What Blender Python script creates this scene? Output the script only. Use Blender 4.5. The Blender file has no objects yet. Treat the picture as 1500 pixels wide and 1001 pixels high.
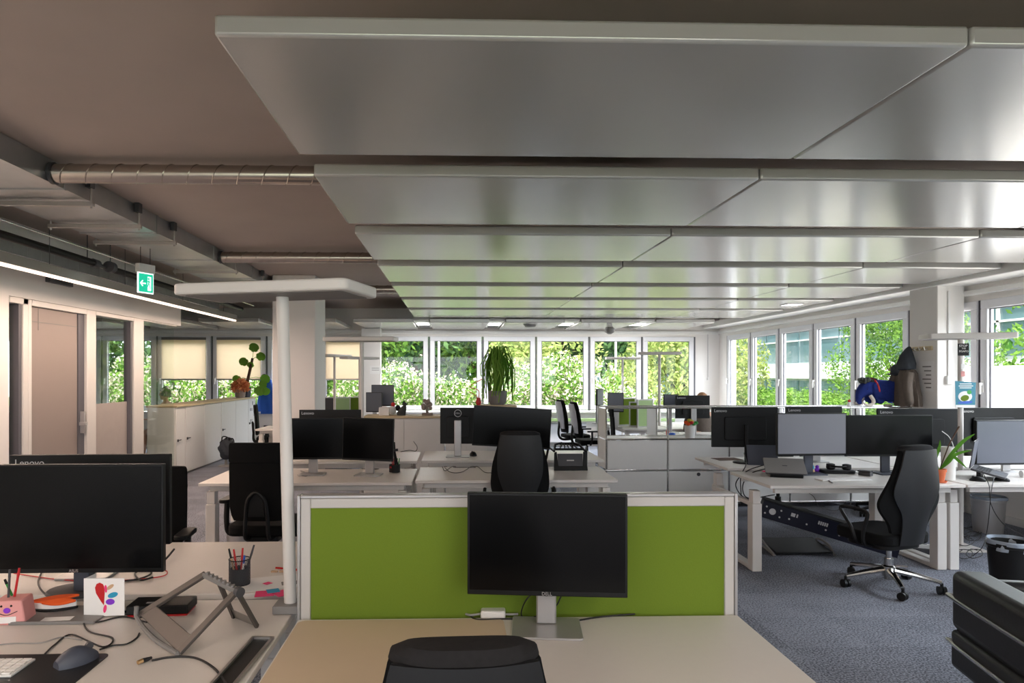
import bpy, bmesh, math, random
from mathutils import Vector, Matrix
PI = math.pi
R = math.radians
SC = bpy.context.scene
COL = SC.collection
rnd = random.Random(7)

# ---------------------------------------------------------------- camera
# pixel frame 1500x1001; camera 1.63 m above the floor, level, turned 1.7 degrees to the right, shifted lens
FPX, TH, PX0, HY, EYE = 1000.0, 0.0294, 694.7, 548.0, 1.63
cam_d = bpy.data.cameras.new('camera')
cam = bpy.data.objects.new('camera', cam_d)
COL.objects.link(cam)
cam_d.sensor_width = 36.0
cam_d.lens = FPX * 36.0 / 1500.0
cam_d.shift_x = (750 - PX0) / 1500.0
cam_d.shift_y = (HY - 500.5) / 1500.0
cam_d.clip_start = 0.05
cam_d.clip_end = 400
cam.location = (0, 0, EYE)
cam.rotation_euler = (PI / 2, 0, -TH)
SC.camera = cam

def ray(x, y):
    u = (x - PX0) / FPX
    c, s = math.cos(TH), math.sin(TH)
    return (c * u + s, c - s * u, (HY - y) / FPX)
def atY(x, y, Y):            # the point seen at (x, y) that lies Y metres into the room
    r = ray(x, y); k = Y / r[1]
    return Vector((r[0] * k, Y, EYE + r[2] * k))
def atZ(x, y, z):            # the point seen at (x, y) that lies z metres above the floor
    r = ray(x, y); k = (z - EYE) / r[2]
    return Vector((r[0] * k, r[1] * k, z))
def atX(x, y, X):
    r = ray(x, y); k = X / r[0]
    return Vector((X, r[1] * k, EYE + r[2] * k))

# ---------------------------------------------------------------- light
SC.view_settings.view_transform = 'Standard'
SC.view_settings.look = 'None'
SC.view_settings.gamma = 1
SC.view_settings.use_curve_mapping = False
SC.view_settings.exposure = 0.65
w = bpy.data.worlds.new('sky'); SC.world = w
w.use_nodes = True
bg = w.node_tree.nodes['Background']
bg.inputs[0].default_value = (0.80, 0.90, 1.0, 1)
bg.inputs[1].default_value = 2.2
SC.cycles.use_denoising = True
SC.cycles.max_bounces = 10
SC.cycles.diffuse_bounces = 6
SC.cycles.glossy_bounces = 4
SC.cycles.transparent_max_bounces = 24
SC.cycles.sample_clamp_indirect = 6
SC.cycles.caustics_reflective = False
SC.cycles.caustics_refractive = False

def light(name, kind, loc, rot, energy, color=(1, 1, 1), size=1.0, size_y=None):
    d = bpy.data.lights.new(name, kind)
    d.energy = energy; d.color = color
    if kind == 'AREA':
        d.shape = 'RECTANGLE'; d.size = size; d.size_y = size_y or size
    o = bpy.data.objects.new(name, d); COL.objects.link(o)
    o.location = loc; o.rotation_euler = rot
    return o
sun = light('sun', 'SUN', (0, -5, 20), (R(28), 0, R(-28)), 7.5, (1.0, 0.95, 0.86))
sun.data.angle = R(1.5)
# added area lamps outside the windows and an unseen rear opening, boosting the daylight
light('daylight_fill_right', 'AREA', (9.5, 5.0, 5.2), (0, R(62), 0), 3000, (0.86, 0.93, 1.0), 4.0, 22.0)
light('daylight_fill_back', 'AREA', (-1.5, 16.3, 3.75), (R(-52), 0, 0), 620, (0.93, 0.98, 1.0), 15.0, 1.2)
light('added_fill_rear', 'AREA', (.45, -4.6, 1.7), (R(90), 0, 0), 46, (1.0, 0.95, 0.90), 9.4, 1.6)  # fill lamp added behind the camera to light the foreground

# ---------------------------------------------------------------- materials
def lin(c):
    return tuple(((v / 255) / 12.92 if v / 255 <= .04045 else ((v / 255 + .055) / 1.055) ** 2.4) for v in c) + (1,)
def mat(name, c, rough=0.5, metal=0.0, var=0.06, scale=12, bump=0.0, spec=0.5, stretch=None, coat=0):
    m = bpy.data.materials.new(name); m.use_nodes = True
    nt = m.node_tree; b = nt.nodes['Principled BSDF']
    b.inputs['Roughness'].default_value = rough
    b.inputs['Metallic'].default_value = metal
    b.inputs['Specular IOR Level'].default_value = spec
    if coat: b.inputs['Coat Weight'].default_value = coat; b.inputs['Coat Roughness'].default_value = .12
    L = lin(c)
    tc = nt.nodes.new('ShaderNodeTexCoord')
    n = nt.nodes.new('ShaderNodeTexNoise'); n.inputs['Scale'].default_value = scale; n.inputs['Detail'].default_value = 4
    src = tc.outputs['Object']
    if stretch:
        mp = nt.nodes.new('ShaderNodeMapping'); mp.inputs['Scale'].default_value = stretch
        nt.links.new(src, mp.inputs['Vector']); src = mp.outputs['Vector']
    nt.links.new(src, n.inputs['Vector'])
    mx = nt.nodes.new('ShaderNodeMix'); mx.data_type = 'RGBA'
    mx.inputs[6].default_value = tuple(max(0, v * (1 - var)) for v in L[:3]) + (1,)
    mx.inputs[7].default_value = tuple(min(1, v * (1 + var)) for v in L[:3]) + (1,)
    nt.links.new(n.outputs['Fac'], mx.inputs[0]); nt.links.new(mx.outputs[2], b.inputs['Base Color'])
    if bump:
        bp = nt.nodes.new('ShaderNodeBump'); bp.inputs['Strength'].default_value = bump; bp.inputs['Distance'].default_value = .004
        nt.links.new(n.outputs['Fac'], bp.inputs['Height']); nt.links.new(bp.outputs['Normal'], b.inputs['Normal'])
    return m
def emit(name, c, s):
    m = bpy.data.materials.new(name); m.use_nodes = True
    b = m.node_tree.nodes['Principled BSDF']
    b.inputs['Base Color'].default_value = lin(c)
    b.inputs['Emission Color'].default_value = lin(c); b.inputs['Emission Strength'].default_value = s
    return m
def glass_mat(name, tint=(1, 1, 1), refl=0.09):
    m = bpy.data.materials.new(name); m.use_nodes = True
    nt = m.node_tree; nt.nodes.clear()
    o = nt.nodes.new('ShaderNodeOutputMaterial'); t = nt.nodes.new('ShaderNodeBsdfTransparent'); g = nt.nodes.new('ShaderNodeBsdfGlossy')
    g.inputs['Roughness'].default_value = .02
    t.inputs[0].default_value = tint + (1,)
    f = nt.nodes.new('ShaderNodeLayerWeight'); f.inputs[0].default_value = .5
    pw = nt.nodes.new('ShaderNodeMath'); pw.operation = 'POWER'; pw.inputs[1].default_value = 4.0
    ml = nt.nodes.new('ShaderNodeMath'); ml.operation = 'MULTIPLY_ADD'; ml.inputs[1].default_value = .32; ml.inputs[2].default_value = refl * .3
    nt.links.new(f.outputs['Facing'], pw.inputs[0]); nt.links.new(pw.outputs[0], ml.inputs[0])
    mx = nt.nodes.new('ShaderNodeMixShader')
    nt.links.new(ml.outputs[0], mx.inputs[0]); nt.links.new(t.outputs[0], mx.inputs[1]); nt.links.new(g.outputs[0], mx.inputs[2])
    nt.links.new(mx.outputs[0], o.inputs[0])
    return m
def leaf_mat(name, c1, c2, trans=0.35):
    m = bpy.data.materials.new(name); m.use_nodes = True
    nt = m.node_tree; nt.nodes.clear()
    o = nt.nodes.new('ShaderNodeOutputMaterial')
    geo = nt.nodes.new('ShaderNodeNewGeometry')
    mx = nt.nodes.new('ShaderNodeMix'); mx.data_type = 'RGBA'
    mx.inputs[6].default_value = lin(c1); mx.inputs[7].default_value = lin(c2)
    nt.links.new(geo.outputs['Random Per Island'], mx.inputs[0])
    d = nt.nodes.new('ShaderNodeBsdfDiffuse'); t = nt.nodes.new('ShaderNodeBsdfTranslucent'); s = nt.nodes.new('ShaderNodeMixShader')
    s.inputs[0].default_value = trans
    nt.links.new(mx.outputs[2], d.inputs[0]); nt.links.new(mx.outputs[2], t.inputs[0])
    nt.links.new(d.outputs[0], s.inputs[1]); nt.links.new(t.outputs[0], s.inputs[2]); nt.links.new(s.outputs[0], o.inputs[0])
    return m
def carpet_mat():
    m = bpy.data.materials.new('carpet'); m.use_nodes = True
    nt = m.node_tree; b = nt.nodes['Principled BSDF']; N = nt.nodes.new; Lk = nt.links.new
    b.inputs['Roughness'].default_value = .95; b.inputs['Specular IOR Level'].default_value = .15
    geo = N('ShaderNodeNewGeometry')
    sc = N('ShaderNodeVectorMath'); sc.operation = 'SCALE'; sc.inputs[3].default_value = 2.0
    fl = N('ShaderNodeVectorMath'); fl.operation = 'FLOOR'
    Lk(geo.outputs['Position'], sc.inputs[0]); Lk(sc.outputs[0], fl.inputs[0])
    sep = N('ShaderNodeSeparateXYZ'); cmb = N('ShaderNodeCombineXYZ'); Lk(fl.outputs[0], sep.inputs[0]); Lk(sep.outputs[0], cmb.inputs[0]); Lk(sep.outputs[1], cmb.inputs[1])
    wn = N('ShaderNodeTexWhiteNoise'); wn.noise_dimensions = '2D'; Lk(cmb.outputs[0], wn.inputs['Vector'])
    n1 = N('ShaderNodeTexNoise'); n1.inputs['Scale'].default_value = 90; n1.inputs['Detail'].default_value = 6; Lk(geo.outputs['Position'], n1.inputs['Vector'])
    n2 = N('ShaderNodeTexNoise'); n2.inputs['Scale'].default_value = 5; n2.inputs['Detail'].default_value = 3; Lk(geo.outputs['Position'], n2.inputs['Vector'])
    a = N('ShaderNodeMath'); a.operation = 'MULTIPLY_ADD'; a.inputs[1].default_value = 3.4; a.inputs[2].default_value = -1.35; Lk(n1.outputs['Fac'], a.inputs[0])
    a2 = N('ShaderNodeMath'); a2.operation = 'MULTIPLY_ADD'; a2.inputs[1].default_value = .26; Lk(wn.outputs['Value'], a2.inputs[0]); Lk(a.outputs[0], a2.inputs[2])
    a3 = N('ShaderNodeMath'); a3.operation = 'MULTIPLY_ADD'; a3.inputs[1].default_value = .4; Lk(n2.outputs['Fac'], a3.inputs[0]); Lk(a2.outputs[0], a3.inputs[2])
    cr = N('ShaderNodeValToRGB')
    cr.color_ramp.elements[0].position = .15; cr.color_ramp.elements[0].color = lin((66, 68, 76))
    cr.color_ramp.elements[1].position = 1.0; cr.color_ramp.elements[1].color = lin((148, 151, 162))
    Lk(a3.outputs[0], cr.inputs[0]); Lk(cr.outputs[0], b.inputs['Base Color'])
    bp = N('ShaderNodeBump'); bp.inputs['Strength'].default_value = .3; bp.inputs['Distance'].default_value = .004
    Lk(n1.outputs['Fac'], bp.inputs['Height']); Lk(bp.outputs['Normal'], b.inputs['Normal'])
    return m
M = dict(
    carpet=carpet_mat(),
    concrete=mat('concrete', (180, 166, 157), .8, var=.10, scale=1.6, bump=.15),
    wall=mat('white_wall_paint', (232, 228, 224), .75, var=.02, scale=4),
    panel=mat('ceiling_panel_white', (190, 188, 185), .22, .32, var=.012, scale=6, spec=.8),
    white=mat('white_lacquer', (226, 224, 221), .42, var=.02),
    desk=mat('white_desktop', (218, 212, 206), .40, var=.02, scale=30),
    deskedge=mat('desk_frame_white', (214, 209, 204), .38, var=.02),
    frame=mat('window_frame_white', (226, 226, 230), .4, var=.015),
    framegrey=mat('window_gasket_grey', (92, 90, 96), .5),
    alu=mat('brushed_aluminium', (178, 174, 170), .34, .9, stretch=(2, 40, 2)),
    trimgrey=mat('screen_frame_grey', (190, 186, 182), .45, var=.02),
    gunmetal=mat('gunmetal_aluminium', (92, 86, 82), .45, .5, var=.05),
    steel=mat('polished_steel', (205, 203, 200), .16, 1.0, var=.02),
    galv=mat('galvanised_sheet', (176, 178, 180), .30, .85, var=.14, scale=7),
    spiral=mat('spiral_duct_steel', (190, 180, 170), .26, .95, var=.08, scale=9),
    black=mat('black_plastic', (12, 12, 13), .5, var=.1, spec=.3),
    fabric=mat('black_fabric', (13, 13, 14), .9, var=.2, scale=160, bump=.2, spec=.2),
    leather=mat('black_leather', (19, 20, 22), .45, var=.12, scale=60, bump=.12),
    cushion=mat('charcoal_felt', (34, 33, 34), .85, var=.25, scale=70, bump=.25, spec=.2),
    screen=mat('dark_screen', (9, 9, 10), .2, var=.02, spec=.2),
    lightscreen=mat('pale_reflection_screen', (122, 122, 132), .36, var=.02, spec=.8),  # bright window reflection put into this screen's base colour
    greyscreen=mat('grey_reflection_screen', (82, 86, 98), .38, var=.02, spec=.8),  # grey of windows mirrored in the screens, painted as base colour
    bezel=mat('black_bezel', (11, 11, 12), .45, spec=.3),
    darkgrey=mat('dark_grey_plastic', (62, 62, 66), .5),
    grey=mat('mid_grey_plastic', (125, 122, 120), .5),
    slate=mat('slate_blue_grey', (66, 70, 82), .5),
    silver=mat('silver_plastic', (180, 178, 178), .32, .5),
    green=mat('green_fabric', (106, 128, 40), .85, var=.05, scale=220, bump=.12, spec=.2),
    palegreen=mat('pale_green_panel', (150, 178, 120), .4),
    blind=mat('beige_blind_fabric', (214, 192, 164), .85, var=.06, scale=60, stretch=(1, 1, 12)),
    beige=mat('beige_mat', (202, 181, 154), .75, var=.02),
    wood=mat('pale_wood', (205, 186, 150), .55, var=.08, scale=6, stretch=(1, 14, 14)),
    navy=mat('navy_metal', (8, 9, 30), .4, .2, spec=.3),
    orange=mat('orange_felt', (232, 92, 30), .8),
    pink=mat('pink_paper', (226, 160, 156), .8),
    hotpink=mat('hot_pink_paper', (236, 60, 120), .8),
    red=mat('red_plastic', (190, 26, 30), .4),
    greenpen=mat('green_plastic', (40, 150, 60), .4),
    blue=mat('blue_plastic', (40, 90, 190), .4),
    purple=mat('purple_ink', (130, 50, 200), .7),
    teal=mat('teal_ink', (40, 150, 190), .7),
    poster=mat('poster_blue', (52, 128, 150), .6, var=.15, scale=20),
    tan=mat('tan_ink', (200, 165, 130), .7),
    paper=mat('white_paper', (236, 234, 232), .8, var=.01),
    terracotta=mat('terracotta', (212, 112, 70), .8, var=.08),
    plush=mat('navy_plush', (42, 56, 122), .95, var=.3, scale=40, bump=.5, spec=.1),
    tusk=mat('cream_plush', (222, 212, 200), .9, bump=.3),
    mane=mat('dark_grey_plush', (66, 68, 66), .95, var=.4, scale=60, bump=.6),
    coat=mat('taupe_cloth', (104, 94, 86), .9, var=.15, scale=30, bump=.3, spec=.2),
    coatdark=mat('slate_cloth', (62, 66, 72), .9, var=.15, scale=30, bump=.3, spec=.2),
    bluecloth=mat('blue_cloth', (44, 82, 160), .9, var=.15, bump=.3, spec=.2),
    skin=mat('skin', (196, 148, 124), .55, var=.05, spec=.35),
    hairdark=mat('dark_hair', (34, 26, 22), .7, var=.3, scale=90),
    hairlight=mat('light_brown_hair', (170, 126, 92), .7, var=.3, scale=90),
    liner=mat('clear_bin_liner', (150, 160, 172), .22, var=.2, scale=14, bump=.6),
    frost=mat('frosted_film', (168, 158, 152), .6),
    doorleaf=mat('taupe_door_leaf', (146, 132, 126), .55, var=.02),
    stone=mat('grey_stone', (140, 128, 120), .8, var=.3, scale=30, bump=.5),
    bark=mat('brown_bark', (86, 62, 46), .9, var=.3, scale=30, bump=.5),
    soil=mat('dark_soil', (50, 38, 30), .95, var=.3, scale=60, bump=.5),
    cable=mat('black_cable', (26, 24, 24), .5),
    greycable=mat('grey_cable', (150, 148, 146), .5),
    copper=mat('brass_contact', (200, 160, 110), .35, .8),
    foot=mat('anthracite_foot', (40, 40, 42), .4, .2),
    exit=emit('exit_sign_green', (20, 165, 130), .9),
    exitwhite=emit('exit_sign_white', (235, 250, 245), .9),
    led=emit('warm_led_strip', (255, 226, 204), 2.2),
    spot=emit('lit_downlight', (255, 255, 255), 3.0),
    glass=glass_mat('window_glass'),
    partglass=glass_mat('partition_glass', (.95, .98, .96), .13),
    leaf=leaf_mat('leaf_green', (56, 98, 38), (140, 178, 84)),
    houseplant=leaf_mat('houseplant_green', (84, 140, 48), (160, 200, 92), .4),
    darkleaf=leaf_mat('tree_green', (34, 66, 44), (104, 140, 84)),
    limeleaf=leaf_mat('lime_green', (112, 138, 66), (186, 194, 122)),
    yellowleaf=leaf_mat('yellow_blossom', (200, 190, 70), (240, 222, 120)),
    blossom=leaf_mat('white_blossom', (196, 180, 160), (242, 232, 220), .3),
    succulent=leaf_mat('orange_succulent', (206, 120, 84), (226, 160, 110), .2),
    pave=mat('pale_paving', (196, 190, 182), .85, var=.08, scale=.8),
    lawn=mat('lawn', (96, 124, 66), .95, var=.2, scale=2),
    facade=mat('facade_panel', (200, 206, 208), .5, var=.05),
    facadeglass=mat('facade_glass', (96, 122, 128), .12, var=.35, scale=.5, spec=.8),
    roofwhite=mat('white_render', (240, 240, 240), .8),
)

# ---------------------------------------------------------------- mesh helpers
class MB:
    def __init__(s): s.v = []; s.f = []
    def add(s, vs, fs, mx=None):
        k = len(s.v)
        s.v += [tuple(mx @ Vector(p)) if mx else tuple(p) for p in vs]
        s.f += [tuple(i + k for i in f) for f in fs]
        return s
    def box(s, c, d, mx=None):
        x, y, z = c; a, b, e = d[0] / 2, d[1] / 2, d[2] / 2
        vs = [(x + i * a, y + j * b, z + k * e) for k in (-1, 1) for j in (-1, 1) for i in (-1, 1)]
        return s.add(vs, [(0, 2, 3, 1), (4, 5, 7, 6), (0, 1, 5, 4), (2, 6, 7, 3), (0, 4, 6, 2), (1, 3, 7, 5)], mx)
    def bx(s, x0, x1, y0, y1, z0, z1, mx=None):
        return s.box(((x0 + x1) / 2, (y0 + y1) / 2, (z0 + z1) / 2), (abs(x1 - x0), abs(y1 - y0), abs(z1 - z0)), mx)
    def loft(s, rings, closed=True, caps=True, mx=None):
        n = len(rings[0]); vs = [p for r in rings for p in r]; fs = []
        for i in range(len(rings) - 1):
            for j in range(n if closed else n - 1):
                a, b = i * n + j, i * n + (j + 1) % n
                fs.append((a, b, b + n, a + n))
        if caps and closed:
            fs.append(tuple(range(n - 1, -1, -1))); fs.append(tuple(range((len(rings) - 1) * n, len(rings) * n)))
        return s.add(vs, fs, mx)
    def tube(s, pts, r, n=8, mx=None, caps=True):
        pts = [Vector(p) for p in pts]; rings = []; m = len(pts)
        rs = r if isinstance(r, (list, tuple)) else [r] * m
        up = None
        for i, p in enumerate(pts):
            t = (pts[min(i + 1, m - 1)] - pts[max(i - 1, 0)])
            t = t.normalized() if t.length > 1e-9 else Vector((0, 0, 1))
            if up is None:
                up = t.orthogonal().normalized()
            else:
                up = (up - t * up.dot(t)); up = up.normalized() if up.length > 1e-6 else t.orthogonal().normalized()
            q = t.cross(up)
            rings.append([tuple(p + (up * math.cos(2 * PI * k / n) + q * math.sin(2 * PI * k / n)) * rs[i]) for k in range(n)])
        return s.loft(rings, True, caps, mx)
    def cyl(s, p0, p1, r0, r1=None, n=20, mx=None):
        return s.tube([p0, p1], [r0, r0 if r1 is None else r1], n, mx)
    def lathe(s, prof, c=(0, 0, 0), n=28, mx=None, caps=True):
        rings = [[(c[0] + r * math.cos(2 * PI * k / n), c[1] + r * math.sin(2 * PI * k / n), c[2] + z) for k in range(n)] for r, z in prof]
        return s.loft(rings, True, caps, mx)
    def ball(s, c, r, n=16, m=10, mx=None):
        rx, ry, rz = r if isinstance(r, (tuple, list)) else (r, r, r)
        rings = []
        for i in range(m + 1):
            a = PI * i / m; q = max(math.sin(a), .01)
            rings.append([(c[0] + rx * q * math.cos(2 * PI * k / n), c[1] + ry * q * math.sin(2 * PI * k / n), c[2] - rz * math.cos(a)) for k in range(n)])
        return s.loft(rings, True, True, mx)
    def prism(s, poly, y0, y1, mx=None):      # polygon in x, z pushed along y
        return s.loft([[(x, y0, z) for x, z in poly], [(x, y1, z) for x, z in poly]], True, True, mx)
    def plate(s, poly, z0, z1, mx=None):      # polygon in x, y pushed along z
        return s.loft([[(x, y, z0) for x, y in poly], [(x, y, z1) for x, y in poly]], True, True, mx)
def rrect(cx, cy, w_, h_, r, n=5):
    out = []
    for (sx, sy, a0) in ((1, 1, 0), (-1, 1, 90), (-1, -1, 180), (1, -1, 270)):
        for k in range(n + 1):
            a = R(a0 + 90 * k / n)
            out.append((cx + sx * (w_ / 2 - r) + r * math.cos(a), cy + sy * (h_ / 2 - r) + r * math.sin(a)))
    return out
def smooth(pts, n=8):
    P = [Vector(p) for p in pts]; P = [P[0] * 2 - P[1]] + P + [P[-1] * 2 - P[-2]]; out = []
    for i in range(1, len(P) - 2):
        for k in range(n):
            t = k / n; a, b, c, d = P[i - 1:i + 3]
            out.append(.5 * ((2 * b) + (c - a) * t + (2 * a - 5 * b + 4 * c - d) * t * t + (3 * b - a - 3 * c + d) * t ** 3))
    out.append(P[-2]); return out
def T(x=0, y=0, z=0, rx=0, ry=0, rz=0):
    return Matrix.Translation((x, y, z)) @ Matrix.Rotation(rz, 4, 'Z') @ Matrix.Rotation(ry, 4, 'Y') @ Matrix.Rotation(rx, 4, 'X')

def obj(name, mb, m, parent=None, bevel=0, sm=35, label=None, loc=None, rz=0, seg=2):
    me = bpy.data.meshes.new(name)
    me.from_pydata(mb.v, [], mb.f); me.update()
    bm = bmesh.new(); bm.from_mesh(me); bmesh.ops.recalc_face_normals(bm, faces=bm.faces); bm.to_mesh(me); bm.free()
    if sm:
        me.shade_smooth(); me.set_sharp_from_angle(angle=R(sm))
    me.materials.append(M[m] if isinstance(m, str) else m)
    o = bpy.data.objects.new(name, me); COL.objects.link(o)
    if parent: o.parent = parent
    if loc: o.location = loc
    if rz: o.rotation_euler.z = rz
    if bevel:
        b = o.modifiers.new('bevel', 'BEVEL'); b.width = bevel; b.segments = seg; b.limit_method = 'ANGLE'; b.angle_limit = R(40)
    if label: o['label'] = label
    return o
def tag(o, label, cat, group=None):
    o['label'] = label; o['category'] = cat
    if group: o['group'] = group
    return o
def thing(name, label, cat, loc=(0, 0, 0), rz=0, group=None):
    o = bpy.data.objects.new(name, None); COL.objects.link(o)
    o.empty_display_size = .1
    o.location = loc; o.rotation_euler = (0, 0, rz)
    return tag(o, label, cat, group)
def struct(name, mb, m, bevel=0, parent=None):
    o = obj(name, mb, m, parent, bevel)
    if not parent: o['kind'] = 'structure'
    return o
def copy_tree(o, parent=None):
    c = o.copy(); COL.objects.link(c)
    c.parent = parent
    for ch in list(o.children): copy_tree(ch, c)
    return c
def dup(o, loc, rz, label, group=None):
    c = copy_tree(o); c.location = loc; c.rotation_euler = (0, 0, rz); c['label'] = label
    if group: c['group'] = group
    return c
def words(name, body, size, m, parent, loc, rot=(PI / 2, 0, 0), depth=.0006, align='CENTER'):
    cu = bpy.data.curves.new(name, 'FONT'); cu.body = body; cu.size = size; cu.extrude = depth
    cu.align_x = align; cu.align_y = 'CENTER'
    t = bpy.data.objects.new(name, cu); COL.objects.link(t)
    dg = bpy.context.evaluated_depsgraph_get(); dg.update()
    me = bpy.data.meshes.new_from_object(t.evaluated_get(dg))
    bpy.data.objects.remove(t); me.name = name
    me.materials.clear(); me.materials.append(M[m])
    o = bpy.data.objects.new(name, me); COL.objects.link(o)
    o.parent = parent; o.location = loc; o.rotation_euler = rot
    return o
# ================================================================ THE SETTING
XL, XR, YB, YR, ZC = -11.4, 6.03, 15.36, -4.2, 3.1
struct('floor', MB().bx(XL, XR + .2, YR, YB + .1, -.12, 0), 'carpet')
struct('ceiling', MB().bx(XL, XR + .25, YR, YB + .15, ZC, ZC + .25), 'concrete')
HEAD, SILL, PITCH = 2.47, .80, 1.205
MULB = [5.46 - PITCH * k for k in range(14)]            # mullions of the window wall at the far end
MULR = [15.06 - PITCH * .155 - PITCH * k for k in range(13)]  # mullions of the window wall on the right
wb = MB().bx(XL, XR + .2, YB, YB + .14, 0, SILL).bx(XL, XR + .2, YB, YB + .14, HEAD, ZC).bx(5.46, XR + .2, YB, YB + .14, SILL, HEAD).bx(XL, MULB[-1], YB, YB + .14, SILL, HEAD)
struct('wall_back', wb, 'wall')
wr = MB().bx(XR, XR + .18, MULR[-1], YB, 0, SILL).bx(XR, XR + .18, MULR[-1], YB, HEAD, ZC).bx(XR, XR + .18, MULR[0], YB, SILL, HEAD).bx(XR, XR + .18, YR, MULR[-1], 0, ZC)
struct('wall_right', wr, 'wall')
struct('wall_far_left', MB().bx(XL - .15, XL, YR, YB, 0, ZC), 'wall')
rw = MB().bx(XL, XR + .18, YR - .15, YR, 0, .85).bx(XL, XR + .18, YR - .15, YR, 2.5, ZC).bx(XL, -4.3, YR - .15, YR, .85, 2.5).bx(5.2, XR + .18, YR - .15, YR, .85, 2.5)
struct('wall_rear', rw, 'wall')
struct('trim_1', MB().bx(XL, XR, YB - .05, YB, 2.53, 2.60), 'white', .01)
struct('trim_2', MB().bx(XR - .06, XR, MULR[-1], YB, 2.54, 2.60), 'white', .01)
struct('trim_3', MB().bx(XL, XR, YB - .22, YB, SILL - .04, SILL), 'white', .008)
struct('trim_4', MB().bx(XR - .2, XR, MULR[-1], YB - .23, SILL - .04, SILL), 'white', .008)
struct('trim_5', MB().bx(-2.02, -1.60, 14.9, 15.1, 0, 2.62), 'wall', .006)         # white pier in front of the window wall
struct('baseboard_right', MB().bx(XR - .02, XR, MULR[-1], YB, 0, .08), 'white')

struct('trim_11', MB().bx(5.63, XR, -2.5, YB - .06, 2.66, 2.775), 'white', .01)
def sash(wd):
    f = MB(); z0, z1, b = SILL + .02, HEAD, .1
    f.bx(.025, wd - .025, -.03, .05, z1 - b, z1).bx(.025, wd - .025, -.03, .05, z0, z0 + b)
    f.bx(.025, .025 + b, -.03, .05, z0 + b, z1 - b).bx(wd - .025 - b, wd - .025, -.03, .05, z0 + b, z1 - b)
    return f
wproto = None
def window(n, loc, rz):
    global wproto
    if wproto is None:
        r = bpy.data.objects.new('window_1', None); COL.objects.link(r)
        obj('sash', sash(PITCH), 'frame', r, .008)
        obj('mullion', MB().bx(-.012, .012, -.02, .06, SILL, HEAD).bx(PITCH - .012, PITCH + .012, -.02, .06, SILL, HEAD), 'framegrey', r)
        g = .125
        obj('gasket', MB().bx(g, PITCH - g, .0, .012, HEAD - .112, HEAD - .1).bx(g, g + .012, .0, .012, SILL + .12, HEAD - .1).bx(PITCH - g - .012, PITCH - g, .0, .012, SILL + .12, HEAD - .1), 'framegrey', r)
        obj('pane', MB().bx(g, PITCH - g, .014, .02, SILL + .12, HEAD - .1), 'glass', r)
        obj('handle', MB().bx(.055, .085, -.045, -.03, 1.42, 1.56).bx(.058, .082, -.075, -.045, 1.50, 1.53).bx(.058, .082, -.08, -.062, 1.40, 1.53), 'white', r, .004)
        wproto = r
    else:
        r = copy_tree(wproto); r.name = 'window_%d' % n
    r['kind'] = 'structure'
    r.location = loc; r.rotation_euler = (0, 0, rz)
    return r
n = 1
for k in range(13):
    window(n, (MULB[k + 1], YB, 0), 0); n += 1
for k in range(12):
    window(n, (XR, MULR[k], 0), -PI / 2); n += 1

# glazed partition on the left, parallel to the room
XP = -4.25
yl = lambda x: atX(x, 548, XP).y
HD = atX(13, 433, XP).z
struct('wall_left', MB().bx(XP - .12, XP, YR, yl(13), 0, ZC).bx(XP - .12, XP, yl(13), yl(265), HD, ZC), 'wall')
HD -= .004
def post(x0, x1): return MB().bx(XP - .1, XP + .012, yl(x0), yl(x1), 0, HD)
struct('trim_6', post(32.5, 40).bx(XP - .1, XP + .012, yl(13), yl(40), HD - .06, HD), 'deskedge', .006)
struct('trim_7', post(126, 139.5).bx(XP - .1, XP + .012, yl(139.5), yl(195), HD - .05, HD), 'deskedge', .006)
struct('trim_8', post(195, 209.5).bx(XP - .07, XP, yl(209.5), yl(259), HD - .02, HD), 'deskedge', .006)
def pane(n, x0, x1, m, frost=None):
    r = bpy.data.objects.new('window_%d' % n, None); COL.objects.link(r); r['kind'] = 'structure'
    r.location = (XP, yl(x0), 0)
    L_ = yl(x1) - yl(x0)
    obj('pane', MB().bx(-.06, -.048, .003, L_ - .003, .01, HD - .062), m, r)
    obj('gasket', MB().bx(-.09, .0, L_ - .05, L_ - .006, 0, HD - .062), 'framegrey', r)
    if frost: obj('frosted_film', MB().bx(-.045, -.043, .02, L_ - .06, .02, frost), 'frost', r)
pane(27, 13, 32, 'partglass'); pane(28, 139.5, 194, 'partglass', 1.27)
r = bpy.data.objects.new('window_29', None); COL.objects.link(r); r['kind'] = 'structure'; r.location = (XP, yl(209.5), 0)
obj('pane', MB().bx(-.06, -.045, 0, yl(259) - yl(209.5), 0, HD - .024), 'partglass', r)
r = bpy.data.objects.new('door_1', None); COL.objects.link(r); r['kind'] = 'structure'; r.location = (XP, yl(40), 0)
d = lambda x: yl(x) - yl(40)
obj('door_frame', MB().bx(-.1, .012, 0, d(45), 0, HD).bx(-.1, .012, d(45), d(126), HD - .06, HD), 'deskedge', r, .005)
lf = obj('door_leaf', MB().bx(-.07, -.03, d(45), d(117), .005, HD - .06), 'doorleaf', r, .003)
obj('gasket', MB().bx(-.09, -.02, d(117.3), d(126), 0, HD - .06), 'framegrey', r)
obj('handle', MB().bx(-.03, .03, d(120), d(121.5), .95, 1.2).bx(-.03, .05, d(118.5), d(122), 1.04, 1.08), 'silver', r, .004)
obj('seam', MB().bx(-.029, -.026, d(60), d(60.4), 2.08, HD - .065).bx(-.029, -.026, d(46), d(116), 2.16, 2.166), 'grey', lf)

# two columns
struct('trim_9', MB().bx(atY(399, 548, 10.2).x, atY(462, 548, 10.2).x, 10.2, 10.98, 0, ZC), 'wall', .012)
CX0 = atY(1373, 548, 7.83).x; CY1 = atX(1332, 548, CX0).y
struct('trim_10', MB().bx(CX0, XR - .05, 7.83, CY1, 0, ZC), 'wall', .01)

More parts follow.
